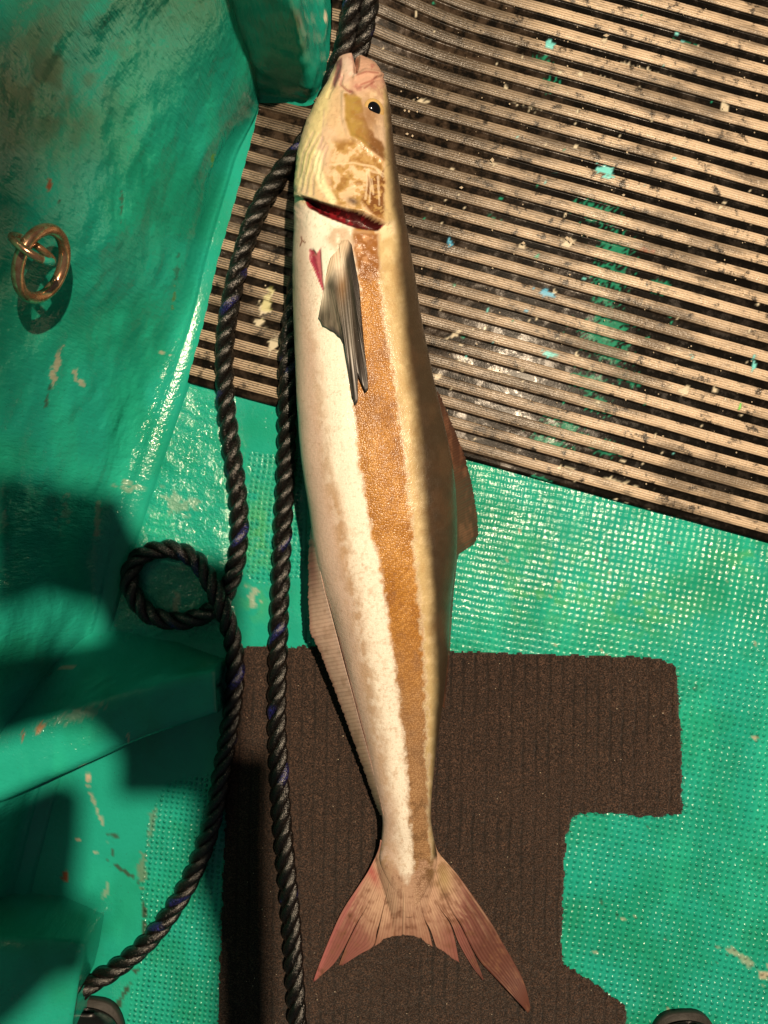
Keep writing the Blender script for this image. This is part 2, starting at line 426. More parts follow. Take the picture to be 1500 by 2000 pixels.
# ------------------------------------------------------------------ bulwark (inner hull side on the left)
BASE = np.array([(556, -260), (532, 60), (512, 203), (500, 262), (470, 370), (430, 510), (400, 640), (368, 742), (330, 852), (265, 1050), (212, 1228),
                 (160, 1385), (108, 1540), (55, 1745), (-10, 2010), (-60, 2250)], float)
def build_bulwark():
    b = resample(catmull(BASE, 10), n=760)
    t = np.gradient(b, axis=0); t /= np.linalg.norm(t, axis=1)[:, None]
    nout = np.stack([-t[:, 1], t[:, 0]], -1)              # px space, towards the left
    zs = np.r_[-4, 0, 3, 7, 8.5, 10, 12, 14, 16, 18, 21, 25, 29, 33, 38, np.arange(42, 640, 3.6), np.linspace(646, 900, 10)]
    cove = np.interp(zs, [-4, 0, 3, 7, 8.5, 12, 18, 25, 33, 42], [-6, -4, -1.5, 1, 22, 25, 29, 31, 32, 32])
    lean = np.interp(b[:, 1], [-260, 100, 203, 300, 450, 700, 1000, 1230, 1530, 2200], [.0, .0, .0, .05, .16, .24, .26, .20, .20, .22])
    off = cove[None, :] * (.12 + .88 * ss(200, 330, b[:, 1]))[:, None] + lean[:, None] * np.maximum(zs, 0)[None, :]
    extra = np.interp(zs, [7, 10, 16, 26, 40, 60], [0, 7, 15, 23, 29, 33])
    off = off + extra[None, :] * (ss(560, 760, b[:, 1]) * ss(1230, 1080, b[:, 1]))[:, None]
    zz = zs[None, :] + 0 * off
    bb = b[:, 1][:, None] + 0 * off
    hgt = ss(25, 80, zz)
    lump = (fbm(bb / 160, zz / 110, 3, 2.0) - 0.5) * 22 + (fbm(bb / 60 + zz / 140, zz / 55, 3, 12.0) - 0.5) * 5
    lump = lump * (.35 + .65 * ss(230, 400, bb))
    off = off + lump * hgt - 10 * gauss(bb, zz, 330, 120, 120, 60) 
    X = b[:, 0][:, None] + nout[:, 0][:, None] * off; Y = b[:, 1][:, None] + nout[:, 1][:, None] * off
    V = np.stack([(X - 750) * S, (1000 - Y) * S, zz * S], -1)
    k = H / (H - zz); px = 750 + (X - 750) * k; py = 1000 + (Y - 1000) * k
    col = green_cols(px, py)
    dull = np.zeros(px.shape)
    gr = ss(0.42, 0.62, fbm(px / 45, py / 60, 5, 31.0)) * np.maximum.reduce([gauss(px, py, 110, 150, 90, 130), .8 * gauss(px, py, 250, 90, 60, 60, .6)])
    col = mixc(col, (0.085, 0.12, 0.065), gr * 0.75); dull = np.maximum(dull, gr * .6)
    for a in [(97, 362, 6, 15, 0, RUST, 1), (116, 392, 3, 5, 0, DIRT, 1), (110, 715, 7, 50, 0.22, TANW, .8), (94, 770, 4, 26, .2, DIRT, .8), (152, 740, 9, 22, -.5, TANW, .7),
              (415, 315, 4, 14, .1, (.14, .4, .05), .9), (237, 395, 3, 40, .02, DIRT, .7), (340, 580, 4, 20, .1, (.12, .2, .03), .7), (345, 520, 5, 25, .1, DIRT, .5),
              (165, 192, 3, 6, 0, TANW, 1), (320, 690, 10, 6, .4, TANW, .6), (190, 1010, 6, 40, .05, TANW, .5), (245, 950, 18, 14, .2, TANW, .35), (128, 1000, 14, 30, .1, TANW, .3)]:
        col, dull = chip(col, dull, px, py, *a[:5], a[5], a[6], 9.0)
    o = mesh_obj('bulwark', V, grid_faces(*px.shape), M['green'])
    vcol(o, col); vflt(o, dull, 'dull'); vflt(o, (.45 + .9 * gauss(px, py, 290, 850, 110, 160)) * (.15 + .85 * ss(7, 14, zz)), 'lumpy')
    tag(o, 'green gloss painted inner hull side sloping up beside the deck, with a ring on it', 'hull side')
    return o
bulwark = build_bulwark()

# ------------------------------------------------------------------ boxy stringers and the post
def ring_loft(name, rings, label, cat, chips=(), nsub=40, msub=24, close_end=True, rnd=0.18):
    """rings: list of stations, each 4 photo points (px,py,z): base front, top front, top back, base back; smoothly rounded"""
    R = np.array([W(r[:, 0], r[:, 1], r[:, 2]) for r in np.array(rings, float)])       # (n,4,3)
    # subdivide around with rounded corners
    def round_ring(r):
        out = [r[0]]
        for i in (1, 2):
            p, a, b = r[i], r[i - 1], r[i + 1]
            la = p + (a - p) * rnd; lb = p + (b - p) * rnd
            out += [la] + [(1 - t) ** 2 * la + 2 * t * (1 - t) * p + t * t * lb for t in (0.25, 0.5, 0.75)] + [lb]
        out.append(r[3])
        return resample(np.array(out), n=msub * 3)
    RR = np.array([round_ring(r) for r in R])
    idx = np.linspace(0, len(rings) - 1, nsub * (len(rings) - 1) + 1)
    i0 = np.minimum(idx.astype(int), len(rings) - 2); f = (idx - i0)[:, None, None]
    f = f
    V = RR[i0] * (1 - f) + RR[i0 + 1] * f
    if close_end:                                   # rounded nose at the first station
        c0 = V[0].mean(0); d = V[0].mean(0) - V[4].mean(0); d /= np.linalg.norm(d)
        caps = []
        for s, e in ((0.0, 10), (0.55, 9), (0.85, 6), (0.97, 2.5)):
            q = V[0].copy(); cc = c0.copy()
            q[:, :2] = c0[:2] + (q[:, :2] - c0[:2]) * (1 - s); q[:, 2] = q[:, 2] * (1 - 0.35 * s * s)
            q = q + d * e * S
            caps.append(q)
        V = np.concatenate([np.array(caps[::-1]), V])
    n = V.shape[1]
    # lumpy laminate
    u = V[..., 0] / S; v = V[..., 1] / S; w = V[..., 2] / S
    ctr = V.mean(1, keepdims=True)
    dirn = V - ctr; dirn /= (np.linalg.norm(dirn, axis=-1, keepdims=True) + 1e-9)
    V = V + dirn * (((fbm(u / 60 + w / 50, v / 60 + w / 70, 3, 3.3) - .5) * 7) * S)[..., None]
    k = H / (H - V[..., 2] / S); px = 750 + V[..., 0] / S * k; py = 1000 - V[..., 1] / S * k
    col = green_cols(px, py); dull = np.zeros(px.shape)
    for a in chips: col, dull = chip(col, dull, px, py, *a[:5], a[5], a[6], 9.0)
    o = mesh_obj(name, V, grid_faces(V.shape[0], n), M['green'])
    vcol(o, col); vflt(o, dull, 'dull'); vflt(o, dull * 0 + .22, 'lumpy')
    bm = bmesh.new(); bm.from_mesh(o.data); bmesh.ops.recalc_face_normals(bm, faces=bm.faces); bm.to_mesh(o.data); bm.free()
    tag(o, label, cat)
    return o

def under(p):        # the deck point straight below a photo point
    f = 1 - p[2] / H
    return (750 + (p[0] - 750) * f, 1000 + (p[1] - 1000) * f, -6)
def station(bf, tf, tb): return [bf, tf, tb, under(tb)]
rib = ring_loft('hull_stringer', [
    station((434, 1284, -6), (408, 1311, 80), (412, 1398, 80)),
    station((350, 1252, -6), (300, 1340, 120), (285, 1444, 120)),
    station((262, 1234, -6), (160, 1380, 150), (150, 1502, 150)),
    station((150, 1215, -6), (0, 1432, 185), (0, 1574, 185)),
    station((20, 1190, -6), (-190, 1490, 215), (-190, 1650, 215))],
    'broad green stringer running from the hull side, directly below the loop of rope', 'stringer',
    [(78, 1422, 9, 12, 0.2, (.35, .16, .06), .9), (46, 1436, 5, 7, 0, RUST, .9), (138, 1305, 14, 3, .05, TANW, 1), (45, 1335, 50, 8, -.45, DIRT, .8), (250, 1440, 3, 8, 0, TANW, .8), (160, 1395, 60, 12, -.3, TANW, .25)])

rib2 = ring_loft('hull_stringer', [
    station((196, 1779, -6), (150, 1850, 100), (118, 2080, 100)),
    station((128, 1750, -6), (40, 1842, 125), (-10, 2080, 125)),
    station((30, 1735, -6), (-130, 1830, 150), (-200, 2080, 150)),
    station((-120, 1720, -6), (-330, 1830, 160), (-400, 2080, 160))],
    'dark green stringer end beside the black boot at the lower left corner', 'stringer', (), 24, 20)

# ------------------------------------------------------------------ post / bulkhead at the top
def build_post():
    base = catmull([(490, 192), (540, 198), (585, 204), (609, 207), (624, 194), (640, 160), (652, 100), (657, 20), (655, -150), (640, -400)], 10)
    base = resample(base, n=160)
    t = np.gradient(base, axis=0); t /= np.linalg.norm(t, axis=1)[:, None]
    nin = np.stack([t[:, 1], -t[:, 0]], -1)            # towards the inside of the post
    zs = np.r_[-4, 0, 3, 7, 12, 18, 26, np.arange(34, 620, 8.0)]
    cove = np.interp(zs, [-4, 0, 3, 7, 12, 18, 26], [-15, -15, -15, -14.5, -13, -3, 0])
    lean = np.interp(np.arange(160) / 159., np.r_[np.linspace(0, .16, 4), .19, .22, .3, 1], [.012, .012, .012, .012, .03, .08, .2, .22])
    off = cove[None] + lean[:, None] * np.maximum(zs, 0)[None]
    ar = np.arange(160)[:, None] + 0 * off; zz = zs[None] + 0 * off
    off = off + ss(20, 60, zz) * ((fbm(ar / 22, zz / 70, 3, 7.7) - .5) * 16)
    X = base[:, 0][:, None] + nin[:, 0][:, None] * off; Y = base[:, 1][:, None] + nin[:, 1][:, None] * off
    V = np.stack([(X - 750) * S, (1000 - Y) * S, zz * S], -1)
    k = H / (H - zz); px = 750 + (X - 750) * k; py = 1000 + (Y - 1000) * k
    col = green_cols(px, py); dull = px * 0
    col, dull = chip(col, dull, px, py, 634, 32, 4, 9, 0, (.7, .65, .5), 1, 9.0, .35)
    nz_ = px.shape[1]
    o = mesh_obj('bulkhead_post', V, [*grid_faces(*px.shape).tolist(), tuple(i * nz_ + nz_ - 1 for i in range(px.shape[0]))], M['green'])
    vcol(o, col); vflt(o, dull, 'dull'); vflt(o, dull * 0 + .22, 'lumpy')
    bm = bmesh.new(); bm.from_mesh(o.data); bmesh.ops.recalc_face_normals(bm, faces=bm.faces); bm.to_mesh(o.data); bm.free()
    tag(o, 'rounded green painted bulkhead post rising above the head of the fish', 'post')
    return o
post = build_post()

# ------------------------------------------------------------------ ribbed rubber mat
MATP = 35.7
def build_mat():
    th = math.atan(0.276); ct, st_ = math.cos(th), math.sin(th)
    ox, oy = 368.0, 747.0
    # v rows follow the moulded profile
    prof = [(0.0, 5), (0.15, 5), (0.30, 5), (0.385, 5), (0.41, 7.6), (0.58, 8.0), (0.72, 8.1), (0.85, 8.0), (0.965, 7.6), (0.99, 5)]
    vs_, hs_ = [-0.5, 0.0, 3.0], [-2.0, 4.0, 5.0]
    for p in range(0, 34):
        for a, h in prof:
            v = p * MATP + a * MATP
            if v > 3.5: vs_.append(v); hs_.append(h)
    vs_ = np.array(vs_); hs_ = np.array(hs_)
    bd = np.array([(368, 747), (398, 640), (428, 510), (468, 370), (497, 262), (510, 200), (556, 204), (604, 212), (646, 130), (652, 60), (650, -300), (650, -1500)], float)
    bd = resample(bd, n=800)
    bu = (bd[:, 0] - ox) * ct + (bd[:, 1] - oy) * st_; bv = (bd[:, 0] - ox) * st_ - (bd[:, 1] - oy) * ct
    o_ = np.argsort(bv)
    umin = np.interp(vs_, bv[o_], bu[o_])
    nu = 340
    tt = np.linspace(0, 1, nu)
    U = umin[:, None] + (1480 - umin[:, None]) * tt[None]
    Vv = vs_[:, None] + 0 * U
    wob = (fbm(U / 260, Vv / 200, 3, 5.0) - .5) * 3.5
    px = ox + U * ct + (Vv + wob) * st_; py = oy + U * st_ - (Vv + wob) * ct
    z = hs_[:, None] + (fbm(U / 170, Vv / 90, 3, 15.0) - .5) * 3.0 + 3.0
    lift = 50 * gauss(px, py, 690, -30, 150, 150) + 10 * gauss(px, py, 640, 150, 80, 100)
    z = z + lift * ss(0, 200, Vv)
    # placed on the deck: px,py are deck-plane coordinates, then lifted
    P = np.stack([(px - 750) * S, (1000 - py) * S, z * S], -1)
    k = H / (H - z); qx = 750 + (px - 750) * k; qy = 1000 + (py - 1000) * k
    paint = np.zeros(px.shape + (4,))
    gro = 1 - ss(.37, .42, (Vv / MATP) % 1.0) * ss(1.0, .96, (Vv / MATP) % 1.0)
    def dab(poly_or_g, c, amt=1.0, nz=7.0, thr=.5, g_only=0.0):
        cx, cy, rx, ry, an = poly_or_g
        g = gauss(qx, qy, cx, cy, rx, ry, an)
        m = ss(thr - .08, thr + .08, g * .75 + (fbm(qx / nz, qy / nz, 4, cx * .1) - .5) * 1.1 + .05) * ss(.03, .2, g) * amt * (1 - g_only * (1 - gro))
        paint[..., :3] = paint[..., :3] * (1 - m[..., None]) + np.array(c) * m[..., None]
        paint[..., 3] = np.maximum(paint[..., 3], m)
    BL = (0.10, 0.36, 0.55); WH = (.66, .6, .46); TE = (.02, .30, .18); AQ = (.16, .55, .55)
    for g in [(1063, 572, 22, 11, .25), (1028, 607, 9, 6, .2), (878, 474, 6, 9, 0)]: dab(g, BL)
    for g in [(1185, 335, 24, 14, .3), (1075, 88, 12, 12, 0), (1072, 692, 16, 7, .2), (1165, 330, 14, 4, .2), (1472, 712, 5, 18, .1), (1475, 722, 5, 5, 0)]: dab(g, AQ)
    for g in [(540, 670, 19, 24, 0), (518, 595, 15, 40, .25), (508, 630, 16, 14, 0), (1110, 475, 18, 11, .3), (960, 318, 9, 8, .3), (1180, 77, 9, 8, 0), (1132, 145, 6, 5, 0), (981, 584, 5, 4, 0),
              (965, 727, 34, 9, .2), (905, 710, 22, 6, .2), (1115, 922, 30, 12, .25), (1195, 945, 75, 13, .2), (915, 830, 22, 8, .1), (1035, 200, 40, 14, .3), (1000, 75, 34, 10, .35), (1240, 135, 60, 10, .27),
              (1412, 210, 12, 12, 0), (820, 200, 26, 10, -.2), (850, 740, 18, 8, -.5), (1335, 765, 10, 14, .4), (1398, 762, 10, 8, .6), (885, 655, 20, 6, -.4), (1020, 480, 8, 7, 0), (1185, 160, 80, 10, .25)]:
        dab(g, WH, .85, 5.0 if g[2] > 20 else 7.0, .55 if g[2] > 20 else .5, .8 if g[2] > 20 else 0)
    dab((522, 590, 16, 34, .2), (.5, .52, .2), .5)
    for cx, cy, rx, ry in [(1165, 415, 50, 22), (1200, 480, 45, 30), (1190, 630, 45, 26), (1195, 690, 40, 22), (1150, 745, 45, 18), (1165, 790, 40, 16), (1100, 830, 45, 16), (1075, 865, 50, 14), (1185, 875, 40, 14),
                           (1075, 165, 26, 14), (1060, 118, 22, 10), (965, 435, 22, 12), (1180, 585, 30, 14), (1290, 560, 30, 14), (1170, 660, 50, 30), (1340, 90, 30, 9), (1060, 940, 26, 8), (1230, 740, 30, 14), (1195, 540, 40, 30)]:
        dab((cx, cy, rx * 1.3, ry * 1.5, .3), TE, .75, 2.6, .60, .75)
    dab((1265, 490, 22, 5, .2), (.6, .2, .12), .6); dab((1447, 792, 6, 9, 0), (.1, .6, .06), 1)
    for i in range(170):
        cx, cy = rng.uniform(640, 1500), rng.uniform(0, 1000)
        r = rng.uniform(1.6, 4.2)
        g = gauss(qx, qy, cx, cy, r * rng.uniform(1, 1.8), r, rng.uniform(0, 3)); m = ss(.4, .6, g)
        c = WH if i % 4 else (TE if i % 8 else AQ)
        paint[..., :3] = paint[..., :3] * (1 - m[..., None]) + np.array(c) * m[..., None]; paint[..., 3] = np.maximum(paint[..., 3], m * .85)
    clean = np.clip(0.45 + ss(800, 1350, qx + (fbm(qx / 90, qy / 60, 4, 40.) - .5) * 500) * .75, 0, 1.15)
    clean = np.maximum(clean, .70 * ss(640, 560, qx) * ss(380, 450, qy))
    clean *= 1 - .65 * np.maximum.reduce([gauss(qx, qy, 560, 260, 60, 90), gauss(qx, qy, 860, 130, 120, 60, .4), gauss(qx, qy, 930, 20, 90, 40), .8 * gauss(qx, qy, 1300, 190, 140, 18, .27), .9 * gauss(qx, qy, 1330, 620, 120, 14, .27), gauss(qx, qy, 900, 255, 110, 22, .3), gauss(qx, qy, 850, 700, 60, 30)])
    clean *= 1 - .45 * ss(1060, 860, qx + (fbm(qx / 60, qy / 40, 3, 44.) - .5) * 160) * ss(480, 330, qy) * ss(640, 700, qx)
    fill = ss(900, 1400, qx + (fbm(qx / 70, qy / 60, 3, 60.) - .5) * 500) * .6
    o = mesh_obj('rubber_mat', P, grid_faces(*px.shape), M['rubber'])
    vflt(o, Vv, 'rv'); vcol(o, paint, 'paint'); vflt(o, clean, 'clean'); vflt(o, fill, 'fill'); vflt(o, .04 + .36 * ss(620, 1150, qx), 'flat')
    tag(o, 'black ribbed rubber deck mat with pale worn ridges and paint splashes', 'mat')
    return o
mat = build_mat()

# ------------------------------------------------------------------ brown carpet
CARPET = [(474, 1263), (560, 1261), (700, 1264), (880, 1271), (1060, 1277), (1180, 1281), (1268, 1284), (1300, 1290), (1321, 1303), (1325, 1350), (1329, 1430), (1331, 1510), (1331, 1590),
          (1290, 1593), (1250, 1595), (1200, 1587), (1150, 1588), (1116, 1592), (1113, 1612), (1105, 1630), (1102, 1680), (1098, 1760), (1096, 1860), (1100, 1880), (1132, 1900), (1175, 1930), (1219, 1962), (1222, 2010), (1224, 2120),
          (425, 2120), (428, 1960), (433, 1800), (440, 1600), (447, 1450), (462, 1350), (470, 1300)]
def build_carpet():
    xs = np.arange(410, 1345, 3.0); ys = np.arange(1250, 2125, 3.0)
    px, py = np.meshgrid(xs, ys)
    jit = (fbm(px / 9, py / 9, 3, 71.) - .5) * 9
    d = sdist(px, py, CARPET) + jit
    keep = d > -1.5
    z = 1.0 + 5.5 * ss(-1.5, 5, d) + (vnoise(px / 3.3, py / 3.3) - .5) * 2.6 + (fbm(px / 130, py / 130, 3, 2.) - .5) * 5 * ss(0, 40, d)
    idx = -np.ones(px.shape, int); idx[keep] = np.arange(keep.sum())
    a = idx[:-1, :-1]; b = idx[:-1, 1:]; c = idx[1:, 1:]; e = idx[1:, :-1]
    ok = (a >= 0) & (b >= 0) & (c >= 0) & (e >= 0)
    F = np.stack([a[ok], e[ok], c[ok], b[ok]], -1)
    P = np.stack([(px - 750) * S, (1000 - py) * S, z * S], -1)[keep]
    # a pile of short fibres standing out of it
    n = 42000
    fx = rng.uniform(410, 1345, n); fy = rng.uniform(1250, 2060, n)
    m = (sdist(fx, fy, CARPET) + (fbm(fx / 9, fy / 9, 3, 71.) - .5) * 9) > -1; fx = fx[m]; fy = fy[m]; n = len(fx)
    an = rng.uniform(0, 2 * np.pi, n); ln = rng.uniform(3, 7.5, n); w = rng.uniform(.45, .8, n); up = rng.uniform(1.5, 5, n)
    dx, dy = np.cos(an), np.sin(an)
    z0 = np.full(n, 6.0)
    T = np.stack([np.stack([fx - dy * w, fy + dx * w, z0], -1), np.stack([fx + dy * w, fy - dx * w, z0], -1), np.stack([fx + dx * ln, fy + dy * ln, z0 + up], -1)], 1).reshape(-1, 3)
    T = np.stack([(T[:, 0] - 750) * S, (1000 - T[:, 1]) * S, T[:, 2] * S], -1)
    F2 = np.arange(3 * n).reshape(n, 3) + len(P)
    o = mesh_obj('carpet', np.vstack([P, T]), [*F.tolist(), *F2.tolist()], M['carpet'])
    cv = np.r_[px[keep] + 0.02 * py[keep], np.repeat(fx + .02 * fy, 3)]
    vflt(o, cv, 'cv')
    tag(o, 'dark brown ribbed carpet piece with a square notch cut out, under the fish tail', 'carpet')
    return o
carpet = build_carpet()

# ------------------------------------------------------------------ ropes
def build_rope(name, pts, label, R=18.0, pitch=98.0, phase=0.0, seed=1):
    P = np.array([[(p[0] - 750) * (1 - p[2] / H), (1000 - p[1]) * (1 - p[2] / H), p[2]] for p in pts], float)
    P = resample(catmull(P, 14), step=3.2)
    T = np.gradient(P, axis=0); T /= np.linalg.norm(T, axis=1)[:, None]
    d = np.r_[0, np.cumsum(np.linalg.norm(np.diff(P, axis=0), axis=1))]
    up = np.array([0, 0, 1.0])
    N = np.cross(T, up); N /= np.linalg.norm(N, axis=1)[:, None]
    B = np.cross(N, T)
    r = R * 0.52; off = R * 0.53
    m = 14; Vs = []; Fs = []; fib = []; blue = []
    base = 0
    for k in range(3):
        a = phase + 2 * np.pi * k / 3 - 2 * np.pi * d / pitch
        c = P + off * (np.cos(a)[:, None] * N + np.sin(a)[:, None] * B)
        t2 = np.gradient(c, axis=0); t2 /= np.linalg.norm(t2, axis=1)[:, None]
        o1 = np.cos(a)[:, None] * N + np.sin(a)[:, None] * B
        o1 = o1 - (o1 * t2).sum(1)[:, None] * t2; o1 /= np.linalg.norm(o1, axis=1)[:, None]
        o2 = np.cross(t2, o1)
        ph = np.linspace(0, 2 * np.pi, m, endpoint=False)
        rr = r * (1 + .10 * (fbm(d / 14, d * 0 + 3 * k + seed, 2)[:, None] - .5) + .05 * (vnoise(d[:, None] / 5, ph[None] * 1.5 + 9 * k) - .5))
        ring = c[:, None] + rr[..., None] * (np.cos(ph)[None, :, None] * o1[:, None] + 1.0 * np.sin(ph)[None, :, None] * o2[:, None])
        Vs.append(ring.reshape(-1, 3)); Fs.append(grid_faces(len(P), m, True) + base); base += len(P) * m
        # yarns run at an angle inside the strand
        tw = ph[None] / (2 * np.pi) + d[:, None] / 60.0
        fib.append(np.stack([d[:, None] + 0 * tw, np.abs((tw % 1.0) - .5) * 2 , tw * 0 + k * 7.0], -1).reshape(-1, 3))
        bl = np.zeros((len(P), m))
        if k == seed % 3:
            q = (d / 260.0 + seed * .37) % 1.0
            bl = ss(.80, .84, q)[:, None] * ss(.98, .94, q)[:, None] * ss(.35, .7, np.cos(ph - .4))[None]
        if k == (seed + 1) % 3:
            q = (d / 333.0 + seed * .73) % 1.0
            bl = ss(.86, .89, q)[:, None] * ss(.99, .96, q)[:, None] * ss(.35, .7, np.cos(ph + .8))[None]
        blue.append(bl.ravel())
    V = np.vstack(Vs) * S
    o = mesh_obj(name, V, np.vstack(Fs), M['rope'])
    bm = bmesh.new(); bm.from_mesh(o.data); bmesh.ops.recalc_face_normals(bm, faces=bm.faces); bm.to_mesh(o.data); bm.free()
    vvec(o, np.vstack(fib), 'fib'); vflt(o, np.concatenate(blue), 'blue')
    tag(o, label, 'rope', 'black ropes beside the fish')
    return o
zr = 30
ropeA = build_rope('rope', [(705, -120, 80), (693, -20, 84), (680, 60, 66), (662, 120, 45), (630, 215, 26), (588, 290, 30), (545, 342, zr), (502, 415, zr), (472, 500, zr), (451, 590, zr), (439, 680, zr), (441, 780, 25), (452, 870, 19), (463, 950, 19), (468, 1030, 19), (461, 1100, 20),
    (440, 1160, 22), (405, 1197, 20), (345, 1213, 19), (287, 1196, 19), (253, 1143, 19), (268, 1092, 19), (322, 1072, 20), (378, 1090, 24), (413, 1140, 42), (437, 1195, 46), (455, 1255, 30), (459, 1330, 24), (448, 1420, 22), (432, 1510, 21), (414, 1605, 20), (385, 1690, 19), (342, 1770, 19), (288, 1840, 19), (225, 1893, 20), (165, 1930, 24), (120, 1975, 24), (90, 2060, 22)],
    'black three strand rope with blue flecks that makes a loop beside the hull', seed=1)
ropeB = build_rope('rope', [(738, -120, 70), (726, -20, 76), (712, 60, 60), (694, 120, 36), (660, 250, 16), (620, 400, 12), (588, 520, 14), (573, 600, 26), (564, 680, 32), (562, 770, 30), (560, 870, 19), (557, 950, 19), (553, 1030, 19), (549, 1120, 19), (546, 1200, 21), (543, 1300, 27), (541, 1400, 27), (545, 1500, 27), (551, 1600, 27), (560, 1700, 27), (569, 1800, 27), (575, 1900, 27), (582, 2010, 27), (592, 2100, 27)],
    'straighter black rope lying close along the left flank of the fish', phase=1.1, seed=2)

# ------------------------------------------------------------------ the fish
FY = np.array([112, 118, 126, 140, 160, 185, 215, 250, 300, 350, 380, 420, 450, 500, 550, 600, 650, 700, 750, 800, 850, 900, 950, 1000, 1050, 1100, 1150, 1200, 1250, 1300, 1350, 1400, 1450, 1500, 1550, 1600, 1640, 1680, 1710, 1740, 1790], float)
FL = np.array([668, 660, 655, 650, 642, 630, 612, 597, 581, 576, 576, 575, 575, 573, 572, 573, 575, 578, 580, 582, 585, 590, 597, 605, 611, 619, 630, 644, 657, 670, 684, 697, 711, 724, 737, 748, 745, 740, 752, 768, 790], float)
FR = np.array([690, 716, 734, 745, 751, 757, 763, 766, 771, 778, 783, 790, 795, 803, 812, 819, 828, 838, 848, 860, 871, 882, 889, 892, 892, 888, 882, 878, 876, 873, 868, 861, 854, 848, 843, 841, 848, 856, 845, 832, 806], float)
FHY = np.array([112, 118, 126, 140, 160, 200, 250, 300, 400, 500, 600, 700, 800, 900, 1000, 1100, 1200, 1300, 1400, 1500, 1600, 1640, 1680, 1710, 1740, 1790], float)
FHH = np.array([34, 50, 62, 78, 95, 120, 142, 158, 176, 186, 192, 197, 200, 200, 196, 186, 170, 148, 122, 96, 72, 56, 44, 35, 26, 14], float)   # thickness
Z0 = 14.0
def fL(y): return np.interp(y, FY, FL)
def fR(y): return np.interp(y, FY, FR)
def fH(y): return np.interp(y, FHY, FHH)
def sm(f):
    def g(y):
        y = np.asarray(y, float); return sum(w * f(np.clip(y + o, 112, 1790)) for o, w in ((-14, .15), (-7, .22), (0, .26), (7, .22), (14, .15)))
    return g
sL, sR, sH = sm(fL), sm(fR), sm(fH)
def sect(y):
    """deck-frame centre x, half width, centre z, half height of the body at photo row y (row taken at the silhouette height)"""
    hb = sH(y) / 2; cz = Z0 + hb * np.interp(y, [112, 300, 1500, 1740], [1.15, 1.0, 1.0, 1.0])
    f = 1 - cz / H
    xl = (sL(y) - 750) * f; xr = (sR(y) - 750) * f
    return (xl + xr) / 2, (xr - xl) / 2, cz, hb
def body_z(px, py):
    px = np.asarray(px, float); py = np.asarray(py, float)
    z = np.full(np.broadcast(px, py).shape, 120.0)
    for _ in range(6):
        f = 1 - z / H
        X = (px - 750) * f; Yd = (py - 1000) * f
        # station row whose silhouette-height frame has this deck y
        yy = py.copy() + 0 * z
        for __ in range(4):
            cz = sect(yy)[2]; yy = 1000 + Yd / (1 - cz / H)
        cx, a, cz, hb = sect(yy)
        q = np.clip(np.abs((X - cx) / np.maximum(a, 1)), 0, .999)
        z = cz + hb * (1 - q ** 2.2) ** (1 / 2.2)
    return z

L2Y = [440, 470, 560, 650, 700, 750, 800, 850, 900, 950, 1000, 1050, 1100, 1150, 1200, 1250, 1300, 1400, 1500, 1600, 1650, 1720, 1760]
L2X = [688, 692, 702, 697, 690, 686, 690, 697, 700, 708, 718, 728, 740, 748, 757, 763, 770, 783, 793, 799, 804, 808, 810]
L3Y = [440, 470, 540, 560, 650, 700, 750, 800, 850, 900, 950, 1000, 1050, 1100, 1150, 1200, 1250, 1300, 1400, 1500, 1600, 1760]
L3X = [736, 738, 741, 742, 756, 765, 772, 780, 786, 791, 797, 803, 808, 812, 817, 822, 826, 830, 833, 834, 836, 850]
L4Y = [120, 200, 300, 400, 450, 500, 560, 650, 700, 750, 800, 850, 900, 950, 1000, 1100, 1200, 1300, 1400, 1500, 1600, 1760]
L4X = [752, 756, 762, 770, 780, 785, 790, 798, 804, 812, 818, 823, 827, 831, 835, 843, 850, 853, 851, 847, 845, 850]
LBY = [500, 700, 900, 1000, 1100, 1200, 1300, 1400, 1500, 1600, 1700]
LBX = [596, 618, 637, 658, 680, 698, 713, 730, 748, 766, 775]
GILL = [(592, 384), (612, 390), (640, 400), (680, 411), (706, 415), (749, 439), (738, 450), (700, 446), (660, 432), (630, 420), (603, 405)]
WOUND = [(604, 487), (612, 486), (618, 494), (627, 484), (628, 505), (631, 550), (634, 574), (626, 560), (614, 530), (604, 508)]

def c_tail(px, py, u, v):
    n = fbm(px / 12, py / 12, 4, 3.) - .5; n2 = fbm(px / 40, py / 40, 3, 13.) - .5
    a = np.arctan2(px - 790, py - 1560)
    f = fbm(a * 120, py / 160, 3, 4.) - .5
    c = np.ones(px.shape + (3,)) * np.array((.46, .30, .215))
    c = mixc(c, (.28, .15, .105), ss(1740, 1840, py + n * 50 + f * 30))
    c = mixc(c, (.20, .070, .062), ss(55, 140, np.abs(px - 792) + (py - 1760) * .30 + n2 * 60 + f * 25) * .9)
    c = mixc(c, (.085, .032, .021), ss(870, 960, px + n * 40 + n2 * 40) * .85)
    c = mixc(c, (.18, .085, .05), ss(.05, .25, n + f * .6) * .6)
    c = mixc(c, (.56, .40, .27), ss(.05, .3, -f - n * .3) * .35 * ss(1860, 1760, py))
    c = mixc(c, (.20, .12, .055), gauss(px, py, 845, 1690, 24, 40) * ss(-.15, .1, n))
    c = mixc(c, (.36, .26, .12), gauss(px, py, 868, 1715, 14, 26) * .8)
    c = mixc(c, (.38, .09, .085), gauss(px, py, 724, 1700, 10, 34, -.45) * .8)
    c = mixc(c, (.36, .12, .12), ss(10, 0, np.abs(px - np.interp(py, [1650, 1731, 1830, 1917], [742, 702, 648, 614]))) * .6)
    return mixc(c, (.07, .03, .018), ss(.26, .34, n) * .5)

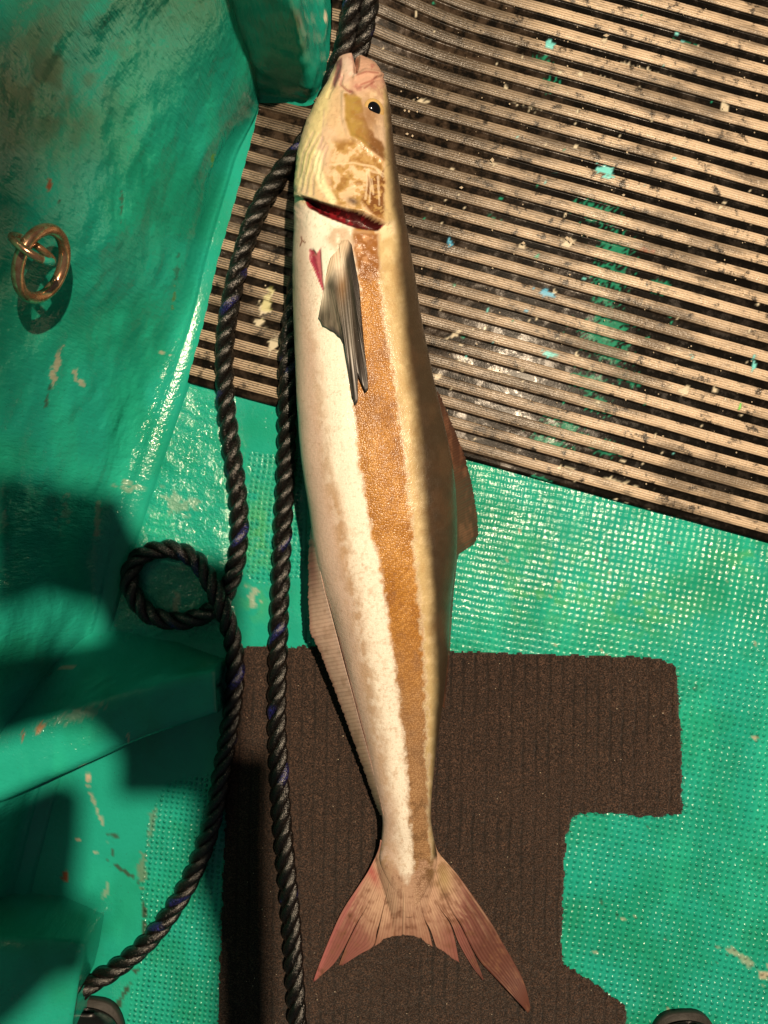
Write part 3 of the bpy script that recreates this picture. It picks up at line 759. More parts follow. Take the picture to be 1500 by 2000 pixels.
def fish_colour(px, py):
    n1 = fbm(px / 14, py / 14, 5, 1.0) - .5; n2 = fbm(px / 40, py / 60, 4, 5.0) - .5; n3 = fbm(px / 6, py / 6, 3, 8.0) - .5
    nz = fbm(px / 7, py / 11, 4, 14.) - .5
    col = np.ones(px.shape + (3,)) * np.array((.82, .77, .68))
    lf = np.interp(py, LBY, LBX)
    # pinkish lower flank left of the faint stripe
    col = mixc(col, (.57, .405, .345), ss(22, -18, px - lf + n2 * 20) * .9)
    wst = np.interp(py, [500, 700, 900, 1000, 1600], [16, 16, 14, 17, 13])
    st = np.exp(-((px - lf + n2 * 10) / wst) ** 2) * np.interp(py, [560, 680, 900, 1000, 1400, 1650], [0, .35, .5, .8, .6, .3])
    col = mixc(col, (.42, .26, .15), st * ss(.30, .62, fbm(px / 9, py / 14, 5, 23.) + (fbm(px / 40, py / 30, 3, 2.5) - .5) * .6) * .9 + st * .22)
    mott = np.clip(1 - np.abs(px - lf - 20) / 70, 0, 1) * ss(950, 1100, py) * ss(.55, .75, fbm(px / 6, py / 7, 4, 55.))
    col = mixc(col, (.46, .30, .18), mott * .45)
    # brown mid stripe
    l2 = np.interp(py, L2Y, L2X); l3 = np.interp(py, L3Y, L3X)
    m = ss(-5, 6, px - l2 + nz * 15 + n3 * 6) * ss(7, -7, px - l3 + nz * 18 + n3 * 8) * ss(438, 448, py)
    br = np.ones(px.shape + (3,)) * np.array((.42, .195, .036))
    br = mixc(br, (.32, .14, .03), ss(.0, .25, n2 + n1 * .6)); br = mixc(br, (.56, .30, .085), ss(.02, .3, -n2 + .5 * n3) * .8)
    br = mixc(br, (.36, .235, .14), ss(1120, 1520, py + n1 * 120) * .8); br = mixc(br, (.22, .13, .065), ss(.02, .2, n1 + n3 * .5) * ss(1400, 1560, py) * .8)
    col = col * (1 - m[..., None]) + br * m[..., None]
    # tan upper band then dark back
    t = ss(-7, 7, px - l3 + nz * 18 + n3 * 8)
    tan = np.ones(px.shape + (3,)) * np.array((.50, .385, .20)); tan = mixc(tan, (.45, .31, .14), ss(.05, .3, n1 + n2 * .4) * .6)
    tan = mixc(tan, (.72, .58, .34), ss(.0, .25, -n1) * .5)
    t = t * ss(120, 150, py)
    tb = t * ss(446, 456, py)
    col = col * (1 - tb[..., None]) + tan * tb[..., None]
    l4 = np.interp(py, L4Y, L4X); l4 = l4 - np.interp(py, [120, 450, 600, 1200, 1600], [0, 5, 11, 6, 2]); wd = np.interp(py, [120, 400, 600, 900, 1600], [8, 12, 16, 17, 8])
    # ---- head
    head = ss(450, 430, py + (px - 680) * -.35 + 12)
    h = np.ones(px.shape + (3,)) * np.array((.57, .41, .25))
    h = mixc(h, (.70, .64, .36), ss(25, -25, px - np.interp(py, [110, 200, 300, 400], [655, 632, 612, 600]) + n2 * 20) * .8)
    h = mixc(h, (.64, .48, .36), ss(.05, .25, n2 + .1) * .5)
    op = polym(px + n1 * 14, py + n1 * 14, [(650, 270), (690, 268), (752, 310), (752, 430), (700, 418), (650, 395), (640, 350)], 10)
    oc = np.ones(px.shape + (3,)) * np.array((.40, .25, .09)); oc = mixc(oc, (.62, .45, .28), ss(.0, .12, n1 + n2 * .5 + n3 * .3)); oc = mixc(oc, (.26, .13, .035), ss(.05, .16, -n1 - n2 * .4) * .8)
    h = h * (1 - op[..., None]) + oc * op[..., None]
    ck = polym(px + n1 * 6, py + n1 * 8, [(673, 184), (690, 180), (706, 192), (712, 225), (720, 250), (744, 270), (755, 300), (753, 316), (735, 302), (705, 277), (682, 263), (673, 230)], 3)
    cc = np.ones(px.shape + (3,)) * np.array((.33, .215, .055)); cc = mixc(cc, (.30, .17, .04), ss(.0, .2, n1)); cc = mixc(cc, (.17, .078, .025), ss(704, 724, px - (py - 190) * .05))
    h = h * (1 - ck[..., None]) + cc * ck[..., None]
    h = mixc(h, (.56, .42, .30), polym(px + n1 * 8, py + n1 * 8, [(727, 240), (748, 246), (756, 268), (744, 276), (732, 268)], 3) * .9)
    dk = polym(px + n1 * 9, py + n1 * 9, [(722, 340), (752, 330), (752, 432), (735, 425), (715, 405), (705, 390), (715, 370)], 5)
    h = mixc(h, (.17, .07, .02), dk * ss(-.16, .02, n3 + n1))
    for ln in ([(716, 332), (717, 360), (714, 388)], [(720, 330), (724, 365), (722, 395)], [(737, 332), (748, 345)], [(645, 322), (690, 318), (730, 326), (750, 340)], [(712, 330), (740, 338)], [(726, 350), (729, 380)], [(738, 345), (741, 400)]):
        h = mixc(h, (.74, .62, .44), ss(2.6, 1.0, linedist(px, py, ln) + n1 * 3) * .5)
    h = mixc(h, (.055, .03, .025), gauss(px, py, 689, 393, 13, 7, .4) * .9)
    h = mixc(h, (.22, .115, .05), gauss(px, py, 722, 226, 24, 40) * ss(-.2, .05, n1 + .05) * .9)
    h = mixc(h, (.40, .24, .16), gauss(px, py, 742, 170, 20, 34) * ss(-.1, .1, n1 + .06))
    sn = ss(192, 168, py + (px - 700) * .25) * ss(676, 690, px)
    h = mixc(h, (.50, .29, .22), sn * .85); h = mixc(h, (.36, .15, .12), sn * ss(.06, .2, n1) * .8)
    for ln in ([(697, 146), (715, 140), (738, 142)], [(705, 165), (725, 158), (735, 150)], [(712, 172), (730, 160)]):
        h = mixc(h, (.28, .09, .07), ss(3, .8, linedist(px, py, ln)) * .7)
    h = mixc(h, (.13, .02, .03), ss(3.4, 1, linedist(px, py, [(660, 135), (654, 152), (647, 172)])) * .8)
    h = mixc(h, (.25, .10, .07), ss(3.0, .8, linedist(px, py, [(668, 150), (665, 165), (677, 176), (684, 180)])) * .9)
    jaw = ss(175, 150, py) * ss(692, 680, px + (py - 140) * .2)
    h = mixc(h, (.66, .44, .40), jaw * .6)
    h = mixc(h, (.15, .035, .05), polym(px + n1 * 3, py + n1 * 3, [(657, 120), (668, 112), (669, 126), (665, 150), (654, 172), (649, 166), (653, 145)], 2.5) * .9)
    h = mixc(h, (.70, .52, .44), polym(px, py, [(670, 116), (680, 113), (694, 122), (696, 146), (684, 150), (674, 140)], 3) * .8)
    h = mixc(h, (.66, .58, .30), polym(px + n1 * 5, py + n1 * 5, [(652, 140), (656, 134), (644, 185), (634, 240), (616, 300), (600, 340), (582, 330), (590, 285), (612, 222), (632, 182)], 6) * .75)
    h = mixc(h, (.16, .045, .04), gauss(px, py, 686, 179, 7, 3.5, .5) * .9)
    # throat folds
    for k, ln in enumerate(([(624, 262), (602, 300), (592, 345), (590, 372)], [(630, 270), (611, 310), (601, 350), (600, 378)], [(634, 282), (619, 315), (611, 352), (613, 382)], [(612, 258), (592, 300), (584, 345)],
                            [(640, 285), (628, 318), (622, 350), (634, 385)], [(633, 215), (630, 260), (626, 300)])):
        h = mixc(h, (.45, .30, .30), ss(2.4, .6, linedist(px, py, ln)) * .38)
    h = mixc(h, (.84, .80, .52), ss(12, 3, linedist(px, py, [(622, 300), (620, 330), (632, 365), (650, 392)])) * .7)
    # pale strip over the eye then the dark back
    ps = ss(-4, 3, px - np.interp(py, [150, 200, 260, 330, 440], [748, 751, 752, 752, 752]) + n1 * 8)
    h = mixc(h, (.52, .40, .20), ps * ss(165, 190, py) * .95)
    col = col * (1 - head[..., None]) + h * head[..., None]
    # shoulder behind the gill
    sh = polym(px + n1 * 12, py + n1 * 12, [(645, 440), (700, 446), (740, 450), (738, 470), (700, 470), (690, 500), (660, 500), (640, 470)], 9)
    col = mixc(col, (.42, .29, .18), sh * .75 * ss(-.25, .05, n1 + .1))
    wt = polym(px + n1 * 8, py + n1 * 8, [(688, 455), (738, 455), (742, 545), (720, 552), (702, 540), (694, 500)], 5)
    col = mixc(col, (.24, .095, .025), wt * .9); col = mixc(col, (.50, .28, .14), wt * ss(.05, .2, n1) * .7)
    col = mixc(col, (.70, .58, .38), polym(px, py, [(738, 440), (772, 430), (775, 455), (745, 470)], 5) * .8)
    dkb = ss(-wd, wd, px - l4 + n2 * 8 + nz * 3)
    col = mixc(mixc(col, (.026, .016, .010), dkb * .97), (.09, .05, .026), dkb * ss(.0, .25, n2) * .35)
    # openings and wounds
    g = ss(-2.5, .5, sdist(px, py, GILL) + n3 * 2)
    col = mixc(col, (.045, .003, .004), g); col = mixc(col, (.17, .008, .013), g * ss(.04, .18, n3 + n1))
    w = ss(-1, 1.5, sdist(px, py, WOUND) + n3 * 1.5)
    col = mixc(col, (.46, .12, .15), w); col = mixc(col, (.26, .03, .06), w * ss(3, -1, px - 612 - (py - 487) * .25 + n1 * 5))
    for ln in ([(588, 462), (590, 470), (596, 474)], [(590, 470), (586, 480)]): col = mixc(col, (.2, .06, .04), ss(1.8, .5, linedist(px, py, ln)))
    # fine speckle
    col = mixc(col, (.35, .22, .13), ss(.70, .80, fbm(px / 3.5, py / 3.5, 2, 77.)) * .35 * (1 - g) * (1 - dkb))
    tl = ss(-10, 14, py - 1678 - 34 * np.exp(-((px - 790) / 26) ** 2) + n1 * 46 + n2 * 20)
    ct = c_tail(px, py, 0, 0); tl = (tl * ss(1640, 1660, py))[..., None]
    col = col * (1 - tl) + ct * tl
    # bloodshot tail root
    col = mixc(col, (.38, .24, .12), gauss(px, py, 750, 1668, 16, 26) * ss(-.1, .1, n1) * .8)
    return col

def build_fish():
    root = empty('fish', tuple(W(720, 900, 0)))
    inv = -np.array(root.location)
    tag(root, 'long brown and white striped fish with forked tail lying on the boat deck', 'fish')
    ys = np.r_[np.array([112, 113.5, 115.5, 118]), np.arange(120.5, 380, 2.2), np.arange(380, 452, 0.9), np.arange(452, 1791, 2.6)]
    # finer around the visible upper side
    th = np.r_[np.linspace(-8, 188, 176), np.linspace(200, 340, 22)] * np.pi / 180
    cx, a, cz, hb = [q[:, None] for q in sect(ys)]
    row = ys[:, None]
    ex = 2 / 2.2
    X = cx + a * np.sign(np.cos(th)) * np.abs(np.cos(th)) ** ex
    Z = cz + hb * np.sign(np.sin(th)) * np.abs(np.sin(th)) ** ex * np.where(np.sin(th) < 0, .86, 1.0)
    # blunt snout end: shrink the first rings
    f = 1 - cz / H
    Y = (row - 1000) * f + 0 * X
    sh = np.interp(ys, [112, 113.5, 115.5, 118, 121], [.25, .6, .8, .93, 1.0])[:, None]
    X = cx + (X - cx) * sh; Z = cz + (Z - cz) * sh
    k = H / (H - Z); px = 750 + X * k; py = 1000 + Y * k
    up = np.clip(np.sin(th), 0, 1)[None] ** .5 + 0 * X
    # relief: gill flap, opening, mouth, folds, soft dents
    d = np.zeros(px.shape)
    gs = sdist(px, py, GILL)
    d += -17 * ss(-3, 10, gs)
    gl = [(585, 384), (612, 390), (640, 400), (680, 411), (704, 415), (748, 438)]
    gd = linedist(px, py, gl)
    above = py < np.interp(px, [p[0] for p in gl], [p[1] for p in gl])
    d += np.where(above, 7 * np.exp(-(gd / 26) ** 2), -2.5 * np.exp(-(gd / 26) ** 2)) * ss(560, 600, px) * ss(775, 745, px)
    d += -3.2 * ss(4, 1, linedist(px, py, [(668, 148), (665, 165), (677, 176), (686, 181)]))
    d += -2.2 * ss(5, 1, linedist(px, py, [(662, 130), (654, 152), (647, 172), (640, 190)]))
    # gape between the jaws
    d += -34 * ss(-3, 4, sdist(px, py, [(689, 98), (702, 98), (700, 128), (696, 142), (692, 140)]))
    for ln in ([(624, 262), (602, 300), (592, 345), (590, 372)], [(630, 270), (611, 310), (601, 350), (600, 378)], [(634, 282), (619, 315), (611, 352), (613, 382)], [(612, 258), (592, 300), (584, 345)], [(640, 285), (628, 318), (622, 350), (634, 385)]):
        d += -1.3 * ss(5, 1, linedist(px, py, ln))
    d += -4 * ss(-1, 4, sdist(px, py, WOUND))
    d += 3 * ss(9, 2, linedist(px, py, [(673, 184), (673, 230), (682, 263), (705, 277), (735, 302), (755, 318)])) * ss(0, 1, up)
    d += 3.5 * gauss(px, py, 731, 213, 26, 24) 
    d += 4 * ss(8, 2, linedist(px, py, [(695, 150), (715, 140), (745, 146)])) * ss(200, 170, py)
    d += -3 * ss(5, 1, linedist(px, py, [(700, 168), (722, 160), (744, 150)]))
    head = ss(470, 420, py)
    d += (fbm(px / 9, py / 9, 3, 5.) - .5) * 2.4 * head + (fbm(px / 26, py / 26, 3, 9.) - .5) * 3 * head
    d += (fbm(px / 80, py / 160, 3, 19.) - .5) * 8 * (1 - head) * ss(1700, 1500, py)
    d += (fbm(px / 12, py / 12, 3, 29.) - .5) * 6 * polym(px, py, [(688, 455), (738, 455), (742, 545), (702, 540)], 8)
    d += 5 * gauss(px, py, 650, 480, 26, 30)
    nx = np.cos(th)[None] / np.maximum(a, 8); nzv = np.sin(th)[None] / np.maximum(hb, 8)
    nl = np.sqrt(nx ** 2 + nzv ** 2); nx = nx / nl; nzv = nzv / nl
    d = d * ss(.0, .3, np.sin(th))[None]
    X = X + nx * d; Z = np.maximum(Z + nzv * d, 2)
    k = H / (H - Z); px2 = 750 + X * k; py2 = 1000 + Y * k
    col = fish_colour(np.where(np.sin(th)[None] < 0, 750 + X * H / (H - cz), px2), py2)
    V = np.stack([X * S, -Y * S, Z * S], -1) + inv
    F = grid_faces(len(ys), len(th), True)
    capA = [tuple(range(len(th)))]
    n = len(th); capB = [tuple(reversed(range((len(ys) - 1) * n, len(ys) * n)))]
    o = mesh_obj('body', V, [*F.tolist(), *capA, *capB], M['fish'], root)
    bm = bmesh.new(); bm.from_mesh(o.data); bmesh.ops.recalc_face_normals(bm, faces=bm.faces); bm.to_mesh(o.data); bm.free()
    vcol(o, col)
    l2 = np.interp(py2, L2Y, L2X); l3 = np.interp(py2, L3Y, L3X)
    sc = ss(470, 560, py2) * (0.25 + .75 * ss(-8, 8, px2 - l2) * ss(8, -8, px2 - l3))
    vflt(o, sc, 'scale')
    wet = polym(px2, py2, [(688, 455), (738, 455), (742, 545), (702, 540)], 8) + .5 * head * ss(640, 700, px2)
    vflt(o, np.clip(wet, 0, 1), 'wet')
    return root, inv

fish, FINV = build_fish()

def sheet(name, inner, outer, zin, zout, colf, nu=120, nv=26, rays=40, ragged=3.0, thick=2.2, bulge=0.0, parent=None, zfun=None, raypow=1.0):
    """fin: membrane between an inner and an outer photo polyline, as a thin closed sheet with rays"""
    I = resample(np.array(inner, float), n=nu); O = resample(np.array(outer, float), n=nu)
    u = np.linspace(0, 1, nu)[:, None]; v = np.linspace(0, 1, nv)[None]
    rag = (np.abs(((u * rays) % 1) - .5) * 2 - .5) * ragged + (fbm(u * rays * 1.3, u * 0 + 3.0, 3) - .5) * ragged * 2.5
    L = np.linalg.norm(O - I, axis=1)[:, None] + 1e-6
    vv = v * (1 + rag / L)
    px = I[:, 0][:, None] * (1 - vv) + O[:, 0][:, None] * vv; py = I[:, 1][:, None] * (1 - vv) + O[:, 1][:, None] * vv
    if zfun is not None: z = zfun(px, py, u + 0 * v, v + 0 * u)
    else:
        zi = np.interp(u, np.linspace(0, 1, len(zin)), zin); zo = np.interp(u, np.linspace(0, 1, len(zout)), zout)
        z = zi * (1 - v) + zo * v + bulge * np.sin(np.pi * v)
    z = z + np.cos(u * rays * 2 * np.pi) * .35 * ss(.05, .3, v)
    col = colf(px, py, u + 0 * px, v + 0 * px)
    A = W(px, py, z); B = W(px, py, z - thick) 
    n = nu * nv
    F = grid_faces(nu, nv); Fb = F[:, ::-1] + n
    rim = [i for i in range(nv)] + [i * nv + nv - 1 for i in range(1, nu)] + [(nu - 1) * nv + j for j in range(nv - 2, -1, -1)] + [i * nv for i in range(nu - 2, 0, -1)]
    side = [(rim[i], rim[(i + 1) % len(rim)], rim[(i + 1) % len(rim)] + n, rim[i] + n) for i in range(len(rim))]
    return np.vstack([A.reshape(-1, 3), B.reshape(-1, 3)]), [*F.tolist(), *Fb.tolist(), *side], np.vstack([col.reshape(-1, 3)] * 2), np.r_[(u * rays + 0 * v).ravel(), (u * rays + 0 * v).ravel()]

def fin_obj(name, pieces, parent):
    Vs, Fs, Cs, Rs = [], [], [], []; b = 0
    for V, F, c, r in pieces:
        Vs.append(V); Fs += [tuple(i + b for i in f) for f in F]; Cs.append(c); Rs.append(r); b += len(V)
    o = mesh_obj(name, np.vstack(Vs) + FINV, Fs, M['fin'], parent)
    bm = bmesh.new(); bm.from_mesh(o.data); bmesh.ops.recalc_face_normals(bm, faces=bm.faces); bm.to_mesh(o.data); bm.free()
    vcol(o, np.vstack(Cs)); vflt(o, np.concatenate(Rs), 'ray')
    return o

# dorsal fin (right)
def c_dorsal(px, py, u, v):
    c = np.ones(px.shape + (3,)) * np.array((.075, .032, .018))
    return mixc(mixc(c, (.06, .026, .017), ss(.3, 1, v)), (.18, .08, .045), ss(.5, .75, fbm(px / 10, py / 30, 4, 2.)) * .6)
dors = sheet('d', [(848, 768), (862, 830), (874, 890), (882, 950), (886, 1010), (886, 1060), (884, 1090)], [(856, 764), (884, 830), (906, 885), (922, 945), (932, 1005), (934, 1045), (927, 1062)], [95, 95, 92, 90], [60, 40, 22, 14], c_dorsal, 160, 24, 64, 1.6)
dors2 = sheet('d', [(884, 1064), (884, 1090), (880, 1130), (876, 1200), (872, 1290), (864, 1380)], [(922, 1058), (902, 1064), (893, 1095), (886, 1160), (878, 1280), (868, 1385)], [80, 80, 72, 55], [16, 40, 46, 40], c_dorsal, 160, 14, 70, 1.5)
fin_obj('dorsal_fin', [dors, dors2], fish)

# anal fin (left)
def c_anal(px, py, u, v):
    c = np.ones(px.shape + (3,)) * np.array((.60, .41, .335))
    c = mixc(c, (.40, .14, .13), ss(.30, .0, u) * ss(.1, .8, v) * .9 + gauss(px, py, 612, 1100, 12, 60) * .5)
    c = mixc(c, (.52, .36, .26), ss(.45, .9, u) * .8)
    c = mixc(c, (.36, .17, .14), ss(.75, 1., v) * .6)
    c = mixc(c, (.57, .405, .345), ss(.30, .03, v))
    return mixc(c, (.30, .18, .12), ss(.5, .7, fbm(px / 12, py / 20, 4, 12.)) * .4)
AY = np.array([1030, 1080, 1150, 1215, 1290, 1365, 1445, 1520, 1590], float)
def z_anal(px, py, u, v):
    yi = np.interp(u, np.linspace(0, 1, 9), AY)
    zi = body_z(sL(yi) + 3.0, yi) + 2.5
    zo = np.interp(u, np.linspace(0, 1, 6), [104, 92, 82, 68, 52, 38])
    return zi * (1 - v) + zo * v + 3 * np.sin(np.pi * v)
anal = sheet('a', [(float(sL(y)) + 3.0, y) for y in np.linspace(1030, 1592, 40)],
             [(606, 1032), (602, 1090), (602, 1170), (605, 1235), (620, 1262), (642, 1318), (662, 1370), (690, 1446), (712, 1508), (727, 1552), (742, 1592)], 0, 0, c_anal, 260, 34, 74, 1.6, zfun=z_anal)
fin_obj('anal_fin', [anal], fish)

# pectoral fin on the flank
def c_pec(px, py, u, v):
    n = fbm(px / 10, py / 40, 4, 3.) - .5; f = fbm(px / 3.0, py / 60, 3, 6.) - .5
    c = np.ones(px.shape + (3,)) * np.array((.085, .072, .056))
    c = mixc(c, (.175, .15, .118), ss(.0, .2, n + f * .5) * .7)
    c = mixc(c, (.05, .042, .036), ss(.05, .2, -n - f * .4) * .7)
    edge = np.interp(py, [470, 520, 600, 680, 740, 790], [676, 682, 690, 696, 700, 700])
    c = mixc(c, (.022, .016, .014), ss(-9, 7, px - edge + n * 12))
    c = mixc(c, (.025, .018, .015), ss(676, 720, py + n * 30 - (700 - px) * .3))
    c = mixc(c, (.28, .15, .06), gauss(px, py, 668, 555, 9, 34) * .6)
    c = mixc(c, (.72, .62, .50), ss(560, 500, py + n * 40) * ss(680, 664, px + n * 10))
    c = mixc(c, (.70, .62, .50), ss(.26, .0, u) * ss(620, 570, py) * .8)
    c = mixc(c, (.60, .47, .34), ss(.16, .02, v) * ss(688, 676, px))
    c = mixc(c, (.04, .035, .035), ss(.88, .96, v) * ss(636, 650, px) * .85)
    return c
def z_pec(px, py, u, v): return body_z(px, py) + 3.0 + 9 * np.sin(np.pi * np.clip(v, 0, 1)) * ss(0, .5, u) + 4 * ss(.5, 1., v) * ss(.6, 1, u)
pec_in = [(634, 560), (640, 520), (650, 488), (664, 470), (676, 468), (686, 478)]
pec1 = sheet('p', pec_in[:5] + [(672, 472)], [(622, 620), (630, 636), (648, 646), (664, 658), (676, 680), (681, 712), (683, 745), (688, 776), (694, 791), (699, 786), (699, 740)], 0, 0, c_pec, 150, 44, 14, 1.2, 1.8, zfun=z_pec)
pec2 = sheet('p', [(662, 476), (672, 468), (680, 468), (687, 478)], [(690, 700), (699, 732), (708, 752), (714, 767), (719, 762), (718, 732), (712, 680), (706, 610), (702, 560)], 0, 0, c_pec, 110, 44, 10, 1.2, 1.8, zfun=lambda a, b, c, d: z_pec(a, b, c, d) + 3.5)
fin_obj('pectoral_fin', [pec1, pec2], fish)

# tail fin as groups of rays
def z_tail(px, py, u, v):
    r = np.clip((py - 1640) / 320, 0, 1)
    hw = np.interp(py, [1640, 1700, 1790], [44, 38, 22])
    top = Z0 + sH(py) + 1.2 - 9 * ss(1700, 1668, py)
    base = 15 + 12 * ss(1760, 1660, py)
    hill = np.clip(1 - (np.abs(px - (792 + (py - 1640) * .04)) / (hw * 1.5)) ** 2.2, 0, 1) ** .8
    z = base + np.maximum(top - base, -4) * hill * ss(1850, 1770, py)
    return z + 5 * np.sin(px / 37.0) * ss(.3, .7, r) + 12 * ss(.7, 1, r) * ss(950, 1030, px)
def strip(Lc, Rc, rays, nl=110, nw=20, end=None):
    """ray group between a left and a right photo curve, running from the tail root to its ragged end"""
    A = resample(catmull(Lc, 6), n=nl); B = resample(catmull(Rc, 6), n=nl)
    t = np.linspace(0, 1, nl)[:, None]; w = np.linspace(0, 1, nw)[None]
    px = A[:, 0][:, None] * (1 - w) + B[:, 0][:, None] * w; py = A[:, 1][:, None] * (1 - w) + B[:, 1][:, None] * w
    if end is not None:
        E = resample(np.array(end, float), n=nw); k = ss(.35, 1, t)
        base = np.stack([px[-1], py[-1]], -1); dlt = E - base
        px = px + dlt[None, :, 0] * k; py = py + dlt[None, :, 1] * k
    py = py + (fbm(w * rays * 2.3 + px[0, 0], t * 0, 2) - .5) * 5 * ss(.75, 1, t)
    z = z_tail(px, py, t, w) + np.cos(w * rays * 2 * np.pi) * .5
    col = c_tail(px, py, t + 0 * w, w + 0 * t)
    P = W(px, py, z); Q = W(px, py, z - 2.4)
    n = nl * nw; F = grid_faces(nl, nw)
    rim = [i for i in range(nw)] + [i * nw + nw - 1 for i in range(1, nl)] + [(nl - 1) * nw + j for j in range(nw - 2, -1, -1)] + [i * nw for i in range(nl - 2, 0, -1)]
    side = [(rim[i], rim[(i + 1) % len(rim)], rim[(i + 1) % len(rim)] + n, rim[i] + n) for i in range(len(rim))]
    r = (w * rays + 0 * t).ravel()
    return np.vstack([P.reshape(-1, 3), Q.reshape(-1, 3)]), [*F.tolist(), *(F[:, ::-1] + n).tolist(), *side], np.vstack([col.reshape(-1, 3)] * 2), np.r_[r, r]
e12 = [(757, 1650), (748, 1690), (733, 1735)]; e23 = [(768, 1655), (763, 1700), (755, 1745), (745, 1788)]
e34 = [(790, 1660), (788, 1730), (786, 1780), (784, 1827)]; e45 = [(812, 1660), (817, 1740), (828, 1790)]
e56 = [(827, 1655), (840, 1730), (858, 1772)]; e67 = [(838, 1652), (858, 1725), (880, 1775)]
tail = [
    strip([(743, 1640), (738, 1662), (720, 1700), (700, 1731), (668, 1780), (645, 1830), (625, 1880), (612, 1917)], e12 + [(716, 1771), (695, 1806), (673, 1850), (655, 1879), (637, 1897), (614, 1917)], 6),
    strip(e12 + [(716, 1771), (698, 1803), (677, 1846), (662, 1885)], e23 + [(736, 1820), (729, 1848), (700, 1865), (668, 1885)], 7),
    strip(e23 + [(738, 1818), (730, 1848)], e34, 8, end=[(731, 1848), (748, 1836), (766, 1829), (785, 1827)]),
    strip(e34, e45 + [(838, 1818), (845, 1847)], 9, end=[(785, 1827), (803, 1827), (823, 1833), (834, 1843), (845, 1849)]),
    strip(e45 + [(840, 1814), (850, 1844)], e56 + [(878, 1802), (888, 1832), (897, 1877)], 7, end=[(850, 1846), (862, 1856), (878, 1868), (897, 1879)]),
    strip(e56 + [(881, 1804), (896, 1842), (920, 1884), (943, 1914)], e67 + [(898, 1806), (914, 1838), (930, 1874), (945, 1914)], 4),
    strip(e67 + [(900, 1806), (917, 1842), (938, 1878), (962, 1904), (992, 1936), (1016, 1962), (1031, 1978)], [(848, 1640), (856, 1664), (878, 1690), (897, 1713), (930, 1759), (958, 1800), (982, 1842), (1007, 1885), (1024, 1920), (1035, 1962), (1034, 1977)], 9)]
fin_obj('tail_fin', tail, fish)

# eye
def disc_dome(name, px, py, z, r, hgt, m, parent, tilt=(0, 0)):
    c = W(px, py, z) ; V = []; n = 32; rr = 8
    for i in range(rr + 1):
        t = i / rr * math.pi / 2
        for j in range(n):
            a = 2 * math.pi * j / n
            x = r * math.sin(t) * math.cos(a); y = r * math.sin(t) * math.sin(a) * 1.05
            V.append((x, y, hgt * math.cos(t) + tilt[0] * x + tilt[1] * y))
    V = np.array(V) * S + c + FINV
    o = mesh_obj(name, V, grid_faces(rr + 1, n, True), m, parent)
    return o
ez = float(body_z(np.array([731.]), np.array([214.]))[0])
eye = disc_dome('eye', 731, 214, ez - 1.0, 17.5, 7.0, M['iris'], fish, (-.45, .1))
disc_dome('pupil', 731, 214, ez + 0.8, 12.4, 8.2, M['black_eye'], eye, (-.45, .1))

# ------------------------------------------------------------------ ring and eye bolt on the hull side
dg = bpy.context.evaluated_depsgraph_get()
def hit(o, px, py):
    bv = BVHTree.FromObject(o, dg)
    a = Vector((0, 0, H * S)); b = Vector(W(px, py, 0)) - a
    r = bv.ray_cast(a, b.normalized())
    return r[0], r[1]
def torus(name, c, axis, R, r, m, label, cat, ref, sx=1.0, paintf=None):
    axis = axis.normalized(); e1 = (ref - axis * ref.dot(axis)).normalized(); e2 = axis.cross(e1)
    n, mm = 64, 20; V = []; A = []
    for i in range(n):
        a = 2 * math.pi * i / n
        d = e1 * math.cos(a) * sx + e2 * math.sin(a); dn = (e1 * math.cos(a) + e2 * math.sin(a) * sx).normalized()
        for j in range(mm):
            b = 2 * math.pi * j / mm
            V.append(tuple(c + d * R + dn * (r * math.cos(b)) + axis * (r * math.sin(b)))); A.append(paintf(a, b) if paintf else 0)
    V = np.array(V)
    i = np.arange(n)[:, None]; j = np.arange(mm)[None]
    F = np.stack([(i * mm + j), ((i + 1) % n * mm + j), ((i + 1) % n * mm + (j + 1) % mm), (i * mm + (j + 1) % mm)], -1).reshape(-1, 4)
    o = mesh_obj(name, V, F, m); vflt(o, np.array(A), 'paint')
    tag(o, label, cat)
    return o
p0, n0 = hit(bulwark, 85, 520)
pn = None
cnt = 0; acc = Vector((0, 0, 0))
for dx in (-30, 0, 30):
    for dy in (-40, 0, 40):
        q, nn = hit(bulwark, 85 + dx, 520 + dy)
        if q is not None:
            if nn.dot(Vector((0, 0, 1)) + Vector((1, 0, 0))) < 0: nn = -nn
            acc += nn; cnt += 1
n0 = acc.normalized()
print('wall', p0, n0)
kz = (H * S - p0.z) / (H * S)
Rr = 62 * S * kz; rr_ = 10.5 * S * kz
down = Vector((0, 0, -1)); down = (down - n0 * down.dot(n0)).normalized()
side = n0.cross(down)
# ring plane nearly parallel to the hull side, leaning a little away at the foot
ray = (Vector(W(82, 516, 0)) - Vector((0, 0, H * S))).normalized()
off_d = 44 * S
t_ = (p0 + n0 * off_d - Vector((0, 0, H * S))).dot(n0) / ray.dot(n0)
rc = Vector((0, 0, H * S)) + ray * t_
ring_axis = n0 + Vector((.62, .30, -.50)) * .36
torus('mooring_ring', rc, ring_axis, 65 * S * kz, 11 * S * kz, M['bronze'], 'worn bronze ring hanging from an eye on the green hull side', 'ring', down,
      paintf=lambda a, b: 1.0 if (math.cos(a + .3) > .72 and math.cos(b) > -.2 and math.sin(b) < .3) else 0.0)
ray2 = (Vector(W(63, 486, 0)) - Vector((0, 0, H * S))).normalized()
t2 = (p0 + n0 * (60 * S) - Vector((0, 0, H * S))).dot(n0) / ray2.dot(n0)
ec = Vector((0, 0, H * S)) + ray2 * t2
q1 = Vector((0, 0, H * S)) + (Vector(W(93, 502, 0)) - Vector((0, 0, H * S))).normalized() * t2
tdir = (q1 - ec); tdir = (tdir - n0 * tdir.dot(n0)).normalized()
